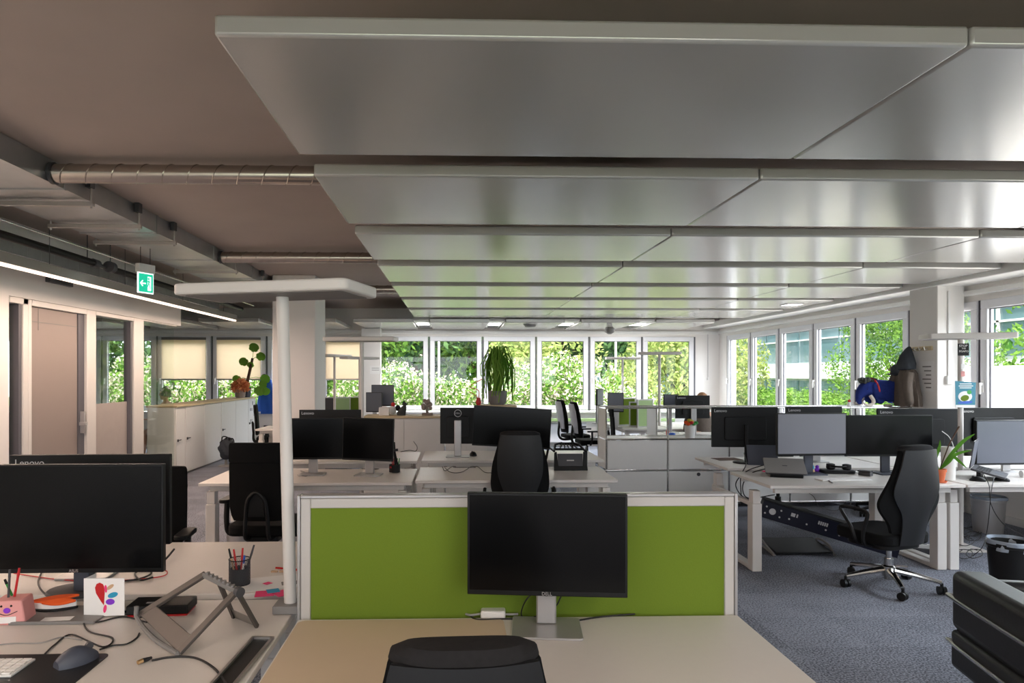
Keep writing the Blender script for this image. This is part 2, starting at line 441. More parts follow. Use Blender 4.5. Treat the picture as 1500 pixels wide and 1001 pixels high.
# ---------------------------------------------------------------- suspended ceiling
XS = [-.77, 1.70, 4.17, 5.62]
rows = ['front', 'second', 'third', 'fourth', 'fifth', 'sixth', 'seventh', 'eighth']
for i in range(8):
    y0 = 2.20 + 1.547 * i; y1 = y0 + (1.19 if i < 7 else .0)
    if i == 7: break
    if i == 6: y1 = 13.04
    for j in range(3):
        p = obj('ceiling_panel', MB().bx(XS[j] + .003, XS[j + 1] - .003, y0, y1, 2.71, 2.78), 'panel', None, .012)
        tag(p, 'white metal ceiling panel hung in the %s row from the near end, %s one of its row' % (rows[i], ('left', 'middle', 'right')[j]), 'ceiling panel', 'suspended ceiling panels over the desks')
gx = [-.80 + 1.473 * k for k in range(-5, 5)]
for k, x in enumerate(gx):
    x1 = x; x0 = x - 1.15
    if x0 < XL: continue
    m_ = MB()
    p = obj('ceiling_panel', m_.bx(max(x0, XL + .05), min(x1, 5.6), 13.2, 15.25, 2.625, 2.70), 'panel', None, .012)
    tag(p, 'white ceiling panel just before the far windows, number %s counted from the right-hand end' % ['one', 'two', 'three', 'four', 'five', 'six', 'seven', 'eight', 'nine', 'ten', 'eleven'][len(gx) - 1 - k], 'ceiling panel', 'ceiling panels along the far windows')
    if -2 < x < 4.2:
        q = thing('ceiling_vent', 'white ceiling channel with a slotted vent, %s gap from the left above the far windows' % {5: 'first', 6: 'second', 7: 'third', 8: 'fourth'}.get(k, 'first'), 'vent', (x + .16, 14.1, 0), 0, 'vents between the far ceiling panels')
        obj('channel', MB().bx(-.15, .15, -.85, 1.0, 2.66, 2.70), 'white', q)
        obj('grille', MB().bx(-.11, .11, .45, .8, 2.645, 2.659), 'darkgrey', q)
        obj('lamp_cover', MB().bx(-.12, .12, -.3, .2, 2.645, 2.659), 'spot', q, .004)
        light('vent_lamp', 'AREA', (x + .16, 14.05, 2.64), (0, 0, 0), 24, (1, .98, .95), .24, .5)
o = thing('downlight', 'small square downlight lit in the ceiling panel near the right windows', 'ceiling light', (atZ(1160, 446, 2.708).x, atZ(1160, 446, 2.708).y, 2.708))
obj('frame', MB().bx(-.13, .13, -.13, .13, -.012, 0), 'white', o, .003); obj('diffuser', MB().bx(-.11, .11, -.11, .11, -.015, -.0125), 'spot', o)
c = atZ(785, 470, 2.62)
o = thing('smoke_detector', 'flat round grey detector under the white ceiling panel before the far windows', 'detector', (c.x, 13.6, 2.62))
obj('body', MB().lathe([(.11, 0), (.12, -.02), (.10, -.05), (.05, -.06)]), 'grey', o); obj('base', MB().lathe([(.14, .004), (.14, -.006)]), 'silver', o)
c = atY(893, 470, 13.5)
o = thing('security_camera', 'small white dome camera hanging from the ceiling before the far windows', 'camera', (c.x, 13.5, 2.62))
obj('bracket', MB().bx(-.05, .05, -.05, .05, -.06, 0), 'white', o, .01); obj('dome', MB().lathe([(.08, -.06), (.10, -.10), (.09, -.16), (.03, -.2)]), 'grey', o)

# ---------------------------------------------------------------- ducts, pipes and the lit strip on the left
du = thing('air_duct', 'flat rectangular galvanised air duct running under the concrete ceiling', 'duct', (-2.75, 0, 0))
obj('duct_body', MB().bx(-.69, 0, .5, 12.2, 2.935, 3.095), 'galv', du)
fl = MB()
for y in (3.4, 4.9, 6.4, 7.9, 9.4, 10.9): fl.bx(-.70, .008, y - .012, y + .012, 2.925, 3.097)
obj('flange', fl, 'galv', du)
for y in (5.2, 5.98, 6.72, 8.6, 9.8):
    b = MB().bx(-.74, .05, y - .018, y + .018, 2.885, 2.92)
    obj('hanger_rail', b, 'alu', du, .003)
    obj('hanger_rod', MB().cyl((.03, y, 2.87), (.03, y, 3.1), .009, n=8).cyl((-.72, y, 2.87), (-.72, y, 3.1), .009, n=8), 'alu', du)
    obj('hanger_clip', MB().bx(.012, .05, y - .05, y + .015, 3.02, 3.1), 'darkgrey', du)
for k, (px, py, lab) in enumerate(((75, 252, 'nearest to the front ceiling panel'), (322, 378, 'in the middle, behind the nearest one'), (0, 0, 'far one, before the white column'))):
    Y = atX(px, py, -2.75).y if px else 11.1
    s = thing('spiral_duct', 'round spiral steel duct branching off the flat duct, ' + lab, 'duct', (-2.75, Y, 3.0), 0, 'round ducts crossing under the slab')
    obj('duct_pipe', MB().cyl((.005, 0, 0), (4.2, 0, 0), .064, n=32), 'spiral', s)
    pts = [(.02 + .17 * a / 20, .066 * math.cos(2 * PI * a / 20), .066 * math.sin(-2 * PI * a / 20)) for a in range(20 * 22)]
    obj('spiral_seam', MB().tube(pts, .0035, 5), 'spiral', s)
    obj('collar', MB().cyl((.003, 0, 0), (.03, 0, 0), .074, n=32), 'darkgrey', s)
bp = thing('insulated_pipe', 'thick black insulated pipe running along the left under the ceiling', 'pipe', (-3.7, 0, 2.77))
obj('pipe_run', MB().cyl((0, 1, 0), (0, 7.15, 0), .036).cyl((0, 7.45, -.01), (0, 12, -.01), .036), 'black', bp)
obj('coupling', MB().cyl((0, 7.1, 0), (0, 7.2, 0), .043).cyl((0, 7.2, -.005), (0, 7.5, -.01), .02).cyl((.03, 7.36, -.0), (.03, 7.44, 0), .06), 'darkgrey', bp)
obj('hanger', MB().cyl((0, 7.0, .0), (0, 7.0, .33), .005, n=6).cyl((.03, 7.4, .0), (.03, 7.4, .33), .005, n=6).cyl((0, 5.0, 0), (0, 5.0, .33), .005, n=6), 'darkgrey', bp)
tag(obj('conduit', MB().cyl((-3.55, 1, 2.84), (-3.55, 12.2, 2.84), .009), 'steel'), 'thin bright steel conduit running beside the black pipe', 'pipe')
sd = thing('air_duct', 'smaller ribbed galvanised duct above the warm light strip', 'duct', (-3.95, 0, 0))
obj('duct_body', MB().bx(-.28, 0, 3, 11.6, 2.71, 2.81), 'galv', sd)
rb = MB()
for k in range(40): rb.bx(-.283, .003, 3 + k * .215, 3.015 + k * .215, 2.707, 2.813)
obj('rib', rb, 'galv', sd)
obj('hanger_rail', MB().bx(-.3, .03, 5.7, 5.74, 2.67, 2.706).cyl((.02, 5.72, 2.67), (.02, 5.72, 3.1), .008, n=6), 'alu', sd)
ld = thing('linear_light', 'long suspended aluminium luminaire with a warm glowing underside strip', 'light', (-3.6, 0, 0))
E0, E1 = 2.0, 11.35
obj('housing', MB().bx(-.05, .03, E0, E1, 2.515, 2.60), 'alu', ld, .004)
obj('diffuser', MB().bx(-.022, .012, E0, E1, 2.495, 2.5145), 'led', ld)
for y in (3.2, 6.2, 7.6, 9.2, 10.8): obj('suspension_wire', MB().cyl((-.01, y, 2.6), (-.01, y, 3.098), .003, n=6), 'darkgrey', ld)
for k, x in enumerate((-1.5, 1.6)):  # unseen luminaires added to light the foreground desks from above
    q = dup(ld, (x, -4.95, 0), 0, 'added warm fill luminaire out of view behind the viewpoint, %s one' % ('left', 'right')[k], 'added fill luminaires behind the viewpoint')
    q.scale = (1, .52, 1)
    light('added_fill_overhead', 'AREA', (x, -1.5, 2.49), (0, 0, 0), 46, (1.0, .84, .72), .08, 4.6)
light('led_glow', 'AREA', (-3.58, (E0 + E1) / 2, 2.48), (0, 0, 0), 104, (1.0, .75, .60), .08, E1 - E0)
c = atX(88, 413, -4.22)
tag(obj('door_closer', MB().bx(XP + .002, XP + .05, c.y - .22, c.y + .22, c.z - .03, c.z + .03), 'darkgrey', None, .004), 'dark bar fixed to the white wall above the glazed door', 'bar')

q = atY(213, 430, 7.15)
ex = thing('exit_sign', 'green illuminated exit sign with running figure and arrow hanging on the left', 'sign', (q.x, 7.15, q.z), R(66))
obj('case', MB().bx(-.10, .10, -.03, .03, .21, .30), 'white', ex, .004)
obj('edge_frame', MB().bx(-.098, .098, -.006, .006, 0, .215), 'exitwhite', ex)
pl = obj('sign_face', MB().bx(-.088, .088, -.009, -.0065, .012, .2), 'exit', ex)
ar = MB().bx(-.065, -.005, -.0115, -.0095, .095, .107)
for s in (1, -1): ar.box((-.055, -.0105, .101 + s * .014), (.042, .002, .011), T(-.055, 0, .101 + s * .014, ry=-s * R(45)) @ T(.055, 0, -.101 - s * .014))
obj('arrow', ar, 'exitwhite', pl, sm=0)
mn = MB().bx(.02, .062, -.0115, -.0095, .03, .175)
obj('doorway', mn, 'exitwhite', pl, sm=0)
fg = MB().cyl((.03, -.012, .152), (.03, -.0135, .152), .011, n=14)
for a, b, t in (((.032, .138), (.030, .098), .014), ((.034, .13), (.052, .112), .007), ((.03, .132), (.012, .118), .007), ((.03, .1), (.046, .078), .008), ((.046, .078), (.05, .05), .008), ((.03, .1), (.018, .074), .008), ((.018, .074), (.004, .062), .008)):
    dx, dz = b[0] - a[0], b[1] - a[1]; l = math.hypot(dx, dz)
    fg.box((0, 0, 0), (l, .0015, t), T((a[0] + b[0]) / 2, -.0127, (a[1] + b[1]) / 2, ry=-math.atan2(dz, dx)))
obj('running_figure', fg, 'exit', pl, sm=0)
obj('suspension_wire', MB().cyl((-.06, 0, .3), (-.06, 0, 3.098 - ex.location.z), .004, n=6).cyl((.06, 0, .3), (.06, 0, 3.098 - ex.location.z), .004, n=6), 'darkgrey', ex)

# ================================================================ OUTSIDE
struct('floor_outside', MB().bx(-40, 60, -30, 70, -.55, -.45), 'lawn')
struct('floor_bounce', MB().bx(-20, 14, YB + .3, 24, -.45, -.40).bx(XR + .4, 14, -20, YB + .3, -.45, -.40), 'pave')  # pale paving out of view, added to bounce sunlight onto the ceiling
def leaves(cs, n, size, seed, shell=.55, flat=0.0):
    r_ = random.Random(seed); mb = MB()
    for _ in range(n):
        c, rad = cs[r_.randrange(len(cs))]
        while True:
            v = Vector((r_.uniform(-1, 1), r_.uniform(-1, 1), r_.uniform(-1, 1)))
            if shell < v.length < 1: break
        p = Vector((c[0] + v.x * rad[0], c[1] + v.y * rad[1], c[2] + v.z * rad[2]))
        if p.z < .02: p.z = r_.uniform(.02, .3)
        a = Vector((r_.gauss(0, 1), r_.gauss(0, 1), r_.gauss(0, .7))).normalized()
        b = a.orthogonal().normalized(); b = (Matrix.Rotation(r_.uniform(0, 6.28), 3, a) @ b)
        s = size * r_.uniform(.6, 1.3)
        mb.add([p - b * s, p + a.cross(b) * s * .45, p + b * s, p - a.cross(b) * s * .45], [(0, 1, 2, 3)])
    return mb
def clump(r_, n, R0, z0, z1, rr):
    return [((r_.uniform(-R0, R0), r_.uniform(-R0, R0), r_.uniform(z0, z1)), (rr * r_.uniform(.7, 1.2),) * 3) for _ in range(n)]
def plantable(name, cs, n, size, m, nb, bm_, label, cat, loc, group, stem=.05, h=1.0, seed=1):
    t = thing(name, label, cat, loc, 0, group)
    f = obj('foliage', leaves(cs, n, size, seed), m, t, sm=0)
    if nb: obj('blossom', leaves(cs, nb, size * .9, seed + 50, .82), bm_, t, sm=0)
    st = MB().tube([(0, 0, 0), (.04, 0, h * .5), (0, .03, h)], [stem, stem * .8, stem * .5], 8)
    for k in range(5):
        a = k * 1.3; st.tube([(0, 0, h * .4), (math.cos(a) * h * .3, math.sin(a) * h * .3, h * .9)], [stem * .5, stem * .2], 6)
    obj('trunk', st, 'bark', t)
    return t
r_ = random.Random(3)
G = -.42
sh = plantable('flowering_shrub', clump(r_, 12, .7, .7, 1.9, .55), 4200, .055, 'leaf', 2300, 'blossom', 'white flowering shrub outside the first far window right of the pier', 'shrub', (-1.1, 18.0, G), 'white flowering shrubs outside the far windows', h=1.4)
sh2 = plantable('flowering_shrub', clump(r_, 12, .8, .6, 1.6, .5), 4200, .055, 'leaf', 2400, 'blossom', 'white flowering shrub outside the second far window right of the pier', 'shrub', (.2, 18.3, G), 'white flowering shrubs outside the far windows', h=1.2, seed=2)
for k, (o, x, y, rz, sz, lab) in enumerate(((sh, 2.35, 18.6, 1.9, 1.12, 'white flowering shrub behind the big trailing houseplant'), (sh2, 3.2, 18.0, 2.6, 1.18, 'white flowering shrub outside the window right of the trailing houseplant'),
        (sh2, 1.3, 18.0, .9, .92, 'low white flowering shrub outside, left of the trailing houseplant'), (sh, -2.6, 18.3, .6, .95, 'white flowering shrub behind the blind left of the pier'), (sh2, -4.6, 18.1, 3.4, 1.0, 'white flowering shrub outside behind the tall climbing houseplant'),
        (sh, -5.9, 18.4, 4.4, 1.0, 'white flowering shrub outside under the left of the two beige blinds'), (sh2, -7.4, 18.0, 5.1, 1.1, 'white flowering shrub seen through the glass partition'), (sh, -8.9, 18.2, 2.1, 1.1, 'leftmost white flowering shrub, seen through the partition panes'), (sh2, 4.6, 18.4, .2, .85, 'small white flowering shrub outside the window with the pale desk lamps'))):
    c = dup(o, (x, y, G), rz, lab); c.scale = (sz, sz, sz)
tr = plantable('broadleaf_tree', clump(r_, 16, 2.0, 2.2, 5.4, 1.35), 7000, .15, 'darkleaf', 0, None, 'dark green tree outside behind the pier', 'tree', (-1.6, 26, G), 'trees in the grounds', .2, 4)
tl = plantable('broadleaf_tree', clump(r_, 14, 1.7, 1.6, 4.6, 1.1), 6500, .12, 'leaf', 0, None, 'fresh green tree outside the second far window right of the pier', 'tree', (1.1, 25.0, G), 'trees in the grounds', .15, 3.4, 9)
ty = plantable('lime_tree', clump(r_, 12, 1.3, 1.2, 3.6, .9), 5200, .10, 'limeleaf', 0, None, 'yellow green tree outside behind the trailing houseplant', 'tree', (2.9, 22.5, G), 'trees in the grounds', .1, 2.6, 11)
tn = plantable('broadleaf_tree', clump(r_, 18, 2.1, 2.2, 6.0, 1.2), 15000, .075, 'leaf', 0, None, 'big green tree outside the right window behind the standing lamp', 'tree', (13.4, 13.0, G), 'trees in the grounds', .15, 4.0, 19)
for o, x, y, rz, sz, lab in ((tr, 4.4, 27.5, 1.1, 1.0, 'dark green tree outside the window right of the trailing houseplant'), (tr, -5.8, 26, 2.2, 1.0, 'dark green tree outside behind the two beige blinds'), (tl, -8.8, 24, .7, 1.1, 'fresh green tree outside seen through the partition glass'), (tr, 8.6, 30, 3.3, 1.05, 'dark green tree far behind the two pale desk lamps'),
        (tn, 13.2, 19.4, 2.0, .72, 'green tree outside the right window behind the blue plush elephant'), (tn, 14.8, 9.4, .3, .9, 'dark green tree outside at the right edge'),
        (tl, -3.2, 23.6, 3.0, .9, 'fresh green tree outside left of the pier')):
    c = dup(o, (x, y, G), rz, lab); c.scale = (sz, sz, sz)
for x, y, sz, lab in ((5.6, 21.0, .62, 'small yellow green bush outside by the white garden parasol'), (7.3, 21.5, .95, 'yellow green bush outside behind the far desk lamp'), (10.2, 25.5, .8, 'yellow green bush outside the corner of the window walls')):
    c = dup(ty, (x, y, G), x, lab); c.scale = (sz,) * 3
wood_ = obj('wooded_bank', leaves([((-26 + 4.2 * k, 47 + (k % 3), 3 + (k % 2)), (3.4, 2.6, 4.8)) for k in range(10)], 24000, .26, 21, .3), 'darkleaf', None, sm=0)
tag(wood_, 'dense dark green wooded bank far behind the garden trees', 'woodland'); wood_['kind'] = 'stuff'
pa = thing('garden_parasol', 'closed white garden parasol standing outside the far window near the corner', 'parasol', (5.75, 21.9, G))
obj('canopy', MB().lathe([(.05, 2.75), (.12, 2.2), (.26, 1.2), (.3, .8)], n=10), 'paper', pa); obj('pole', MB().cyl((0, 0, 0), (0, 0, 2.8), .025), 'silver', pa)
for x, lab in ((-.47, 'white flagpole outside the second far window right of the pier'), (5.0, 'white pole outside the window with the pale desk lamps')):
    tag(obj('flagpole', MB().cyl((x, 21, G), (x, 21, 6), .035), 'white'), lab, 'pole')
bl = thing('office_building', 'pale office building with banded glazing outside the right windows', 'building', (15.5, 30, G))
obj('wall', MB().bx(0, 6, -16, 20, 0, 7.5), 'facade', bl)
for z0, z1 in ((.25, 1.75), (2.55, 4.35), (5.2, 6.9)):
    for k in range(11):
        wd = obj('window', MB().bx(-.06, .01, -15.8 + 3.2 * k, -12.75 + 3.2 * k, z0, z1), 'facadeglass', bl)
        if z0 < 5: obj('glazing_bar', MB().bx(-.11, -.061, -14.34 + 3.2 * k, -14.24 + 3.2 * k, z0, z1).bx(-.11, -.061, -15.8 + 3.2 * k, -12.75 + 3.2 * k, (z0 * .45 + z1 * .55) - .03, (z0 * .45 + z1 * .55) + .03), 'white', wd)
obj('band', MB().bx(-.25, -.01, -16, 20, 1.85, 2.45).bx(-.25, -.01, -16, 20, 4.5, 5.1), 'roofwhite', bl)
bh = thing('office_building', 'distant grey building behind the yellow green bushes at the corner', 'building', (10.5, 37, G))
obj('wall', MB().bx(-4, 4, 0, 5, 0, 6.5), 'facade', bh)
for k in range(5):
    for z in (1.0, 3.2, 5.0): obj('window', MB().bx(-3.6 + 1.5 * k, -2.6 + 1.5 * k, -.05, .02, z, z + 1.2), 'facadeglass', bh)
tag(obj('garden_wall', MB().bx(10.2, 10.5, 4, 14.2, G, 1.72).bx(10.15, 10.55, 4, 14.25, 1.72, 1.78), 'roofwhite'), 'bright white garden wall outside the nearest right window', 'wall')
for k, y in enumerate((19.0, 21.8, 24.6, 27.4, 30.2)):
    c = dup(tl, (11.3, y, G), k * 1.7, 'low green hedge bush outside the right wall, %s counted from the column' % ('first', 'second', 'third', 'fourth', 'fifth')[k], 'hedge bushes before the office building')
    c.scale = (.42, .6, .29); c['category'] = 'bush'
def blind(x0, x1, lab):
    b = thing('roller_blind', lab, 'blind', ((x0 + x1) / 2, YB - .06, 0), 0, 'beige blinds at the far windows')
    h = (x1 - x0) / 2 - .12
    obj('fabric', MB().bx(-h, h, 0, .004, 1.52, 2.40), leafblind, b)
    obj('bottom_rail', MB().bx(-h, h, -.008, .012, 1.49, 1.52), 'silver', b, .003)
    obj('cassette', MB().bx(-h, h, -.02, .025, 2.385, 2.44), 'grey', b, .005)
leafblind = leaf_mat('blind_fabric', (244, 230, 212), (244, 230, 212), .62)
blind(MULB[7], MULB[6], 'beige roller blind half down in the far window between the column and the pier')
blind(MULB[9], MULB[8], 'beige roller blind half down behind the tall climbing houseplant')
blind(MULB[10], MULB[9], 'beige roller blind half down, left of the climbing houseplant, partly behind the glass partition')

q = atY(1037, 555, YB - .02)
co = thing('pull_cord', 'thin white cord with a small weight hanging in the corner by the far windows', 'cord', (q.x, YB - .02, q.z))
obj('cord_line', MB().cyl((0, 0, .03), (0, 0, 2.55 - q.z), .006, n=6), 'silver', co); obj('weight', MB().lathe([(.02, -.03), (.024, 0), (.012, .035)]), 'white', co)
# ================================================================ FURNITURE
DZ = .74
def desk(name, label, x0, x1, y0, y1, z=DZ, inset=.05, ly=None, split=.56, rail=True, group='white office desks', top='desk'):
    t = thing(name, label, 'desk', ((x0 + x1) / 2, (y0 + y1) / 2, 0), 0, group)
    W, D = (x1 - x0) / 2, (y1 - y0) / 2
    obj('tabletop', MB().bx(-W, W, -D, D, z - .026, z), top, t, .004)
    if isinstance(inset, tuple): inset_f = .05
    else: inset_f = inset
    obj('frame', MB().bx(-W + inset_f + .02, W - inset_f - .02, -D + .07, -D + .11, z - .075, z - .027).bx(-W + inset_f + .02, W - inset_f - .02, D - .11, D - .07, z - .075, z - .027), 'deskedge', t, .003)
    ly = ly or (-D + .09, D - .09)
    il, ir = inset if isinstance(inset, tuple) else (inset, inset)
    for sx in (-1, 1):
        xx = sx * (W - (il if sx < 0 else ir) - .035)
        for y in ly:
            l = obj('leg', MB().bx(xx - .04, xx + .04, y - .05, y + .05, 0, split), 'deskedge', t, .006)
            obj('inner_tube', MB().bx(xx - .032, xx + .032, y - .042, y + .042, split, z - .076), 'deskedge', l, .004)
        if len(ly) == 1:
            if rail:
                obj('foot_rail', MB().bx(xx - .035, xx + .035, ly[0] + .051, ly[0] + rail, 0, .035), 'deskedge', t, .006)
                obj('cross_bar', MB().bx(xx - .02, xx + .02, ly[0] + .051, ly[0] + rail, .525, .56), 'deskedge', t, .004)
            continue
        if rail: obj('foot_rail', MB().bx(xx - .035, xx + .035, ly[0] + .051, ly[1] - .051, 0, .035), 'deskedge', t, .006)
        obj('side_rail', MB().bx(xx - .025, xx + .025, ly[0] + .04, ly[1] - .04, z - .075, z - .027), 'deskedge', t, .003)
    return t
YN = 2.505
dc = desk('desk', 'white desk in the foreground with a beige mat, in front of the green screen', -.565, 1.045, 1.70, YN - .015)
dl1 = desk('desk', 'nearest white desk at the left, with the laptop stand and keyboard on it', -2.40, -.60, 1.80, atZ(220, 880, DZ).y)
Y2 = atZ(220, 871, DZ).y; Y3 = atZ(330, 794, DZ).y
dl2 = desk('desk', 'white desk behind the nearest left one, holding the pen cup', -2.40, -.60, Y2, Y3)
dA = desk('desk', 'white desk with two dark monitors behind the left high-backed task chair', -2.08, -.345, 5.61, 6.42)
dB = desk('desk', 'white desk in the middle with the large dark curved monitor', -.325, 1.375, 5.70, 6.53)
dC = desk('desk', 'white desk behind the two dark monitors, back to back with their desk', -2.08, -.36, 6.66, 7.46, .78)
dD = desk('desk', 'white desk behind the curved monitor, back to back with its desk', -.32, 1.47, 6.66, 7.50, .785)
dR1 = desk('desk', 'white bench desk at the right with the closed laptop on a riser', 2.515, 4.105, 5.36, 6.15, .74, (-.055, .02), (-.155,), rail=.90)
dR2 = desk('desk', 'white desk behind the right bench desk, under the big monitor seen from behind', 2.56, 4.17, 6.33, 7.20, .745, (-.035, .02), (-.215,), rail=None)
dR3 = desk('desk', 'white desk at the right edge holding the terracotta plant pot', 4.12, 5.84, 5.36, 6.15, .742, (.0, .02), (-.155,), rail=.90)
dR4 = desk('desk', 'white desk at the right edge behind the one with the plant pot', 4.195, 5.84, 6.33, 7.20, .745, (.0, .02), (-.215,), rail=None)
dE1 = desk('desk', 'far white desk seen through the open shelf, below the two grey-backed chairs', 2.72, 3.52, 10.9, 12.5)
dE2 = desk('desk', 'far white desk seen through the open shelf beside the green screens', 3.55, 4.35, 10.9, 12.5)
dF = desk('desk', 'white desk behind the shelf with the flower-filled white cup', 2.92, 5.0, 9.55, 10.35)
dG = desk('desk', 'far white desk by the window pier under two grey monitors', -2.6, -.6, 11.4, 12.2)
dH = desk('desk', 'far white desk left of the tall white column with the black chair', -3.2, -2.3, 11.05, 11.85)
dI = desk('desk', 'far white desk with green screens seen between column and lamp', -3.0, -1.75, 13.2, 13.95)

# green screen
s = thing('desk_screen', 'green fabric desk divider with white frame in the foreground', 'desk divider', (.24, YN + .02, 0), 0)
z0, z1, W = .70, 1.175, .80
obj('fabric_panel', MB().bx(-W + .035, W - .035, -.012, .012, z0 + .02, z1 - .035), 'green', s)
obj('frame', MB().bx(-W, -W + .036, -.02, .02, z0 - .02, z1).bx(W - .036, W, -.02, .02, z0 - .02, z1).bx(-W + .036, W - .036, -.02, .02, z1 - .036, z1), 'trimgrey', s, .004)
obj('outer_trim', MB().bx(-W - .012, -W - .0005, -.024, .024, z0 - .02, z1 + .012).bx(W + .0005, W + .012, -.024, .024, z0 - .02, z1 + .012).bx(-W, W, -.024, .024, z1 + .0005, z1 + .012), 'silver', s, .003)
def palescreen(x, y, rz, w_, h_, m, lab, z=.74):
    s = thing('desk_screen', lab, 'desk divider', (x, y, z), rz, 'small green dividers on the far desks')
    obj('fabric_panel', MB().bx(-w_ / 2 + .02, w_ / 2 - .02, -.01, .01, .02, h_ - .02), m, s)
    obj('frame', MB().bx(-w_ / 2, -w_ / 2 + .02, -.014, .014, 0, h_).bx(w_ / 2 - .02, w_ / 2, -.014, .014, 0, h_).bx(-w_ / 2 + .02, w_ / 2 - .02, -.014, .014, h_ - .02, h_).bx(-w_ / 2 + .02, w_ / 2 - .02, -.014, .014, 0, .02), 'silver', s)

# ---------------------------------------------------------------- chairs
def star_base(t, m='steel', rz=0.3, h=.40, rad=.31):
    obj('gas_lift', MB().cyl((0, 0, .06), (0, 0, .22), .032).cyl((0, 0, .22), (0, 0, h), .020), m, t)
    hub = MB().lathe([(.045, .085), (.05, .10), (.048, .16), (.034, .17)])
    obj('hub', hub, m, t)
    for k in range(5):
        a = rz + k * 2 * PI / 5; cx, cy = math.cos(a), math.sin(a)
        l = obj('base_leg', MB().tube([(cx * .03, cy * .03, .135), (cx * rad * .5, cy * rad * .5, .118), (cx * rad, cy * rad, .088)], [.026, .021, .016], 10), m, t)
        q = MB()
        ca = a + .9 + k
        for sgn in (-1, 1):
            ox, oy = -math.sin(ca) * .016 * sgn, math.cos(ca) * .016 * sgn
            q.cyl((cx * rad + ox * .4, cy * rad + oy * .4, .031), (cx * rad + ox * 1.7, cy * rad + oy * 1.7, .031), .030, n=18)
        q.cyl((cx * rad, cy * rad, .035), (cx * rad, cy * rad, .085), .011, n=10)
        obj('caster', q, 'black', l)
def back_surface(prof, y0, lean, conc, thick, nx=14, edge=.45):
    """prof: (z, half width); rings of a concave shell whose back faces -y"""
    rings = []
    for z, w_ in prof:
        yb = y0 + lean(z); ring = []
        for i in range(nx + 1):
            s_ = -1 + 2 * i / nx
            ring.append((s_ * w_, yb + conc * s_ * s_ * (w_ / .22), z))
        for i in range(nx, -1, -1):
            s_ = -1 + 2 * i / nx
            tk = thick * (1 - (1 - edge) * abs(s_) ** 3)
            ring.append((s_ * w_ * .985, yb + conc * s_ * s_ * (w_ / .22) + tk, z))
        rings.append(ring)
    return MB().loft(rings, True, True)
def dense(prof, n=4):
    return [(p.x, p.y) for p in smooth([(a, b, 0) for a, b in prof], n)]
def conf_chair(label, loc, rz, brz=.3, drop=0, flare=1.0, group='leather-backed swivel chairs'):
    t = thing('swivel_chair', label, 'chair', loc, rz, group)
    star_base(t, 'steel', brz, .40 - drop, .335)
    n0 = set(t.children)
    lean = lambda z: -.10 * (z - .45) - .02 * math.sin((z - .45) * 4)
    obj('seat', MB().plate(rrect(0, .06, .50, .48, .10), .43, .515), 'fabric', t, .02, seg=3)
    obj('seat_pan', MB().plate(rrect(0, .05, .40, .38, .09), .392, .429), 'black', t, .008)
    cush = dense([(.53, .175), (.60, .20), (.68, .245), (.74, .262), (.80, .258), (.90, .235), (1.02, .198), (1.10, .178), (1.145, .168)])
    cush = [(z, w_ * (1 + (flare - 1) * math.exp(-((z - .76) / .13) ** 2))) for z, w_ in cush]
    obj('back_cushion', back_surface(cush, -.185, lean, .045, .06), 'fabric', t)
    shell = dense([(.44, .125), (.50, .125), (.60, .128), (.68, .14), (.76, .175), (.84, .20), (.95, .195), (1.05, .180), (1.12, .168), (1.15, .160)])
    shell = [(z, w_ * (1 + (flare - 1) * math.exp(-((z - .82) / .15) ** 2))) for z, w_ in shell]
    obj('back_shell', back_surface(shell, -.212, lean, .042, .026), 'leather', t)
    cap = []
    for k, (z, f) in enumerate(((1.146, 1.0), (1.165, .97), (1.178, .80), (1.182, .45), (1.183, .1))):
        ring = []
        for i in range(28):
            a = 2 * PI * i / 28
            zz = z + .012 * (1 - math.cos(a) ** 2) * f * .4 - (.034 * max(0, -math.sin(a)) ** .8 if k == 0 else .006 * max(0, -math.sin(a)) * (k == 1))
            ring.append((.168 * f * math.copysign(abs(math.cos(a)) ** .7, math.cos(a)), -.258 + .028 + (.020 if f > .9 else .018) * 0 + .052 * f * math.copysign(abs(math.sin(a)) ** .8, math.sin(a)) + .028 * f * math.cos(a) ** 2, zz))
        cap.append(ring)
    obj('headrest_cap', MB().loft(cap), 'cushion', t)
    for sgn in (-1, 1):
        arm = smooth([(sgn * .21, -.02, .41), (sgn * .285, -.02, .44), (sgn * .30, -.03, .54), (sgn * .295, -.06, .66), (sgn * .29, .0, .685), (sgn * .29, .14, .685), (sgn * .295, .17, .66), (sgn * .30, .08, .55), (sgn * .285, .05, .45), (sgn * .21, .05, .41)], 5)
        obj('armrest', MB().tube(arm, .014, 8), 'black', t)
    for ch in t.children:
        if ch not in n0: ch.location.z -= drop
    return t
conf_chair('dark swivel chair with felt top cap, nearest, at the foreground desk', (.015, 1.72, 0), R(2), .6, .14)
conf_chair('dark leather swivel chair with flared back at the middle desk with the curved monitor', (.555, 5.80, 0.0), R(-4), .3, .02, .92)
conf_chair('dark leather swivel chair on a polished star base in the right aisle', (3.325, 5.13, 0.0), R(19), R(-127), .075, 1.18)

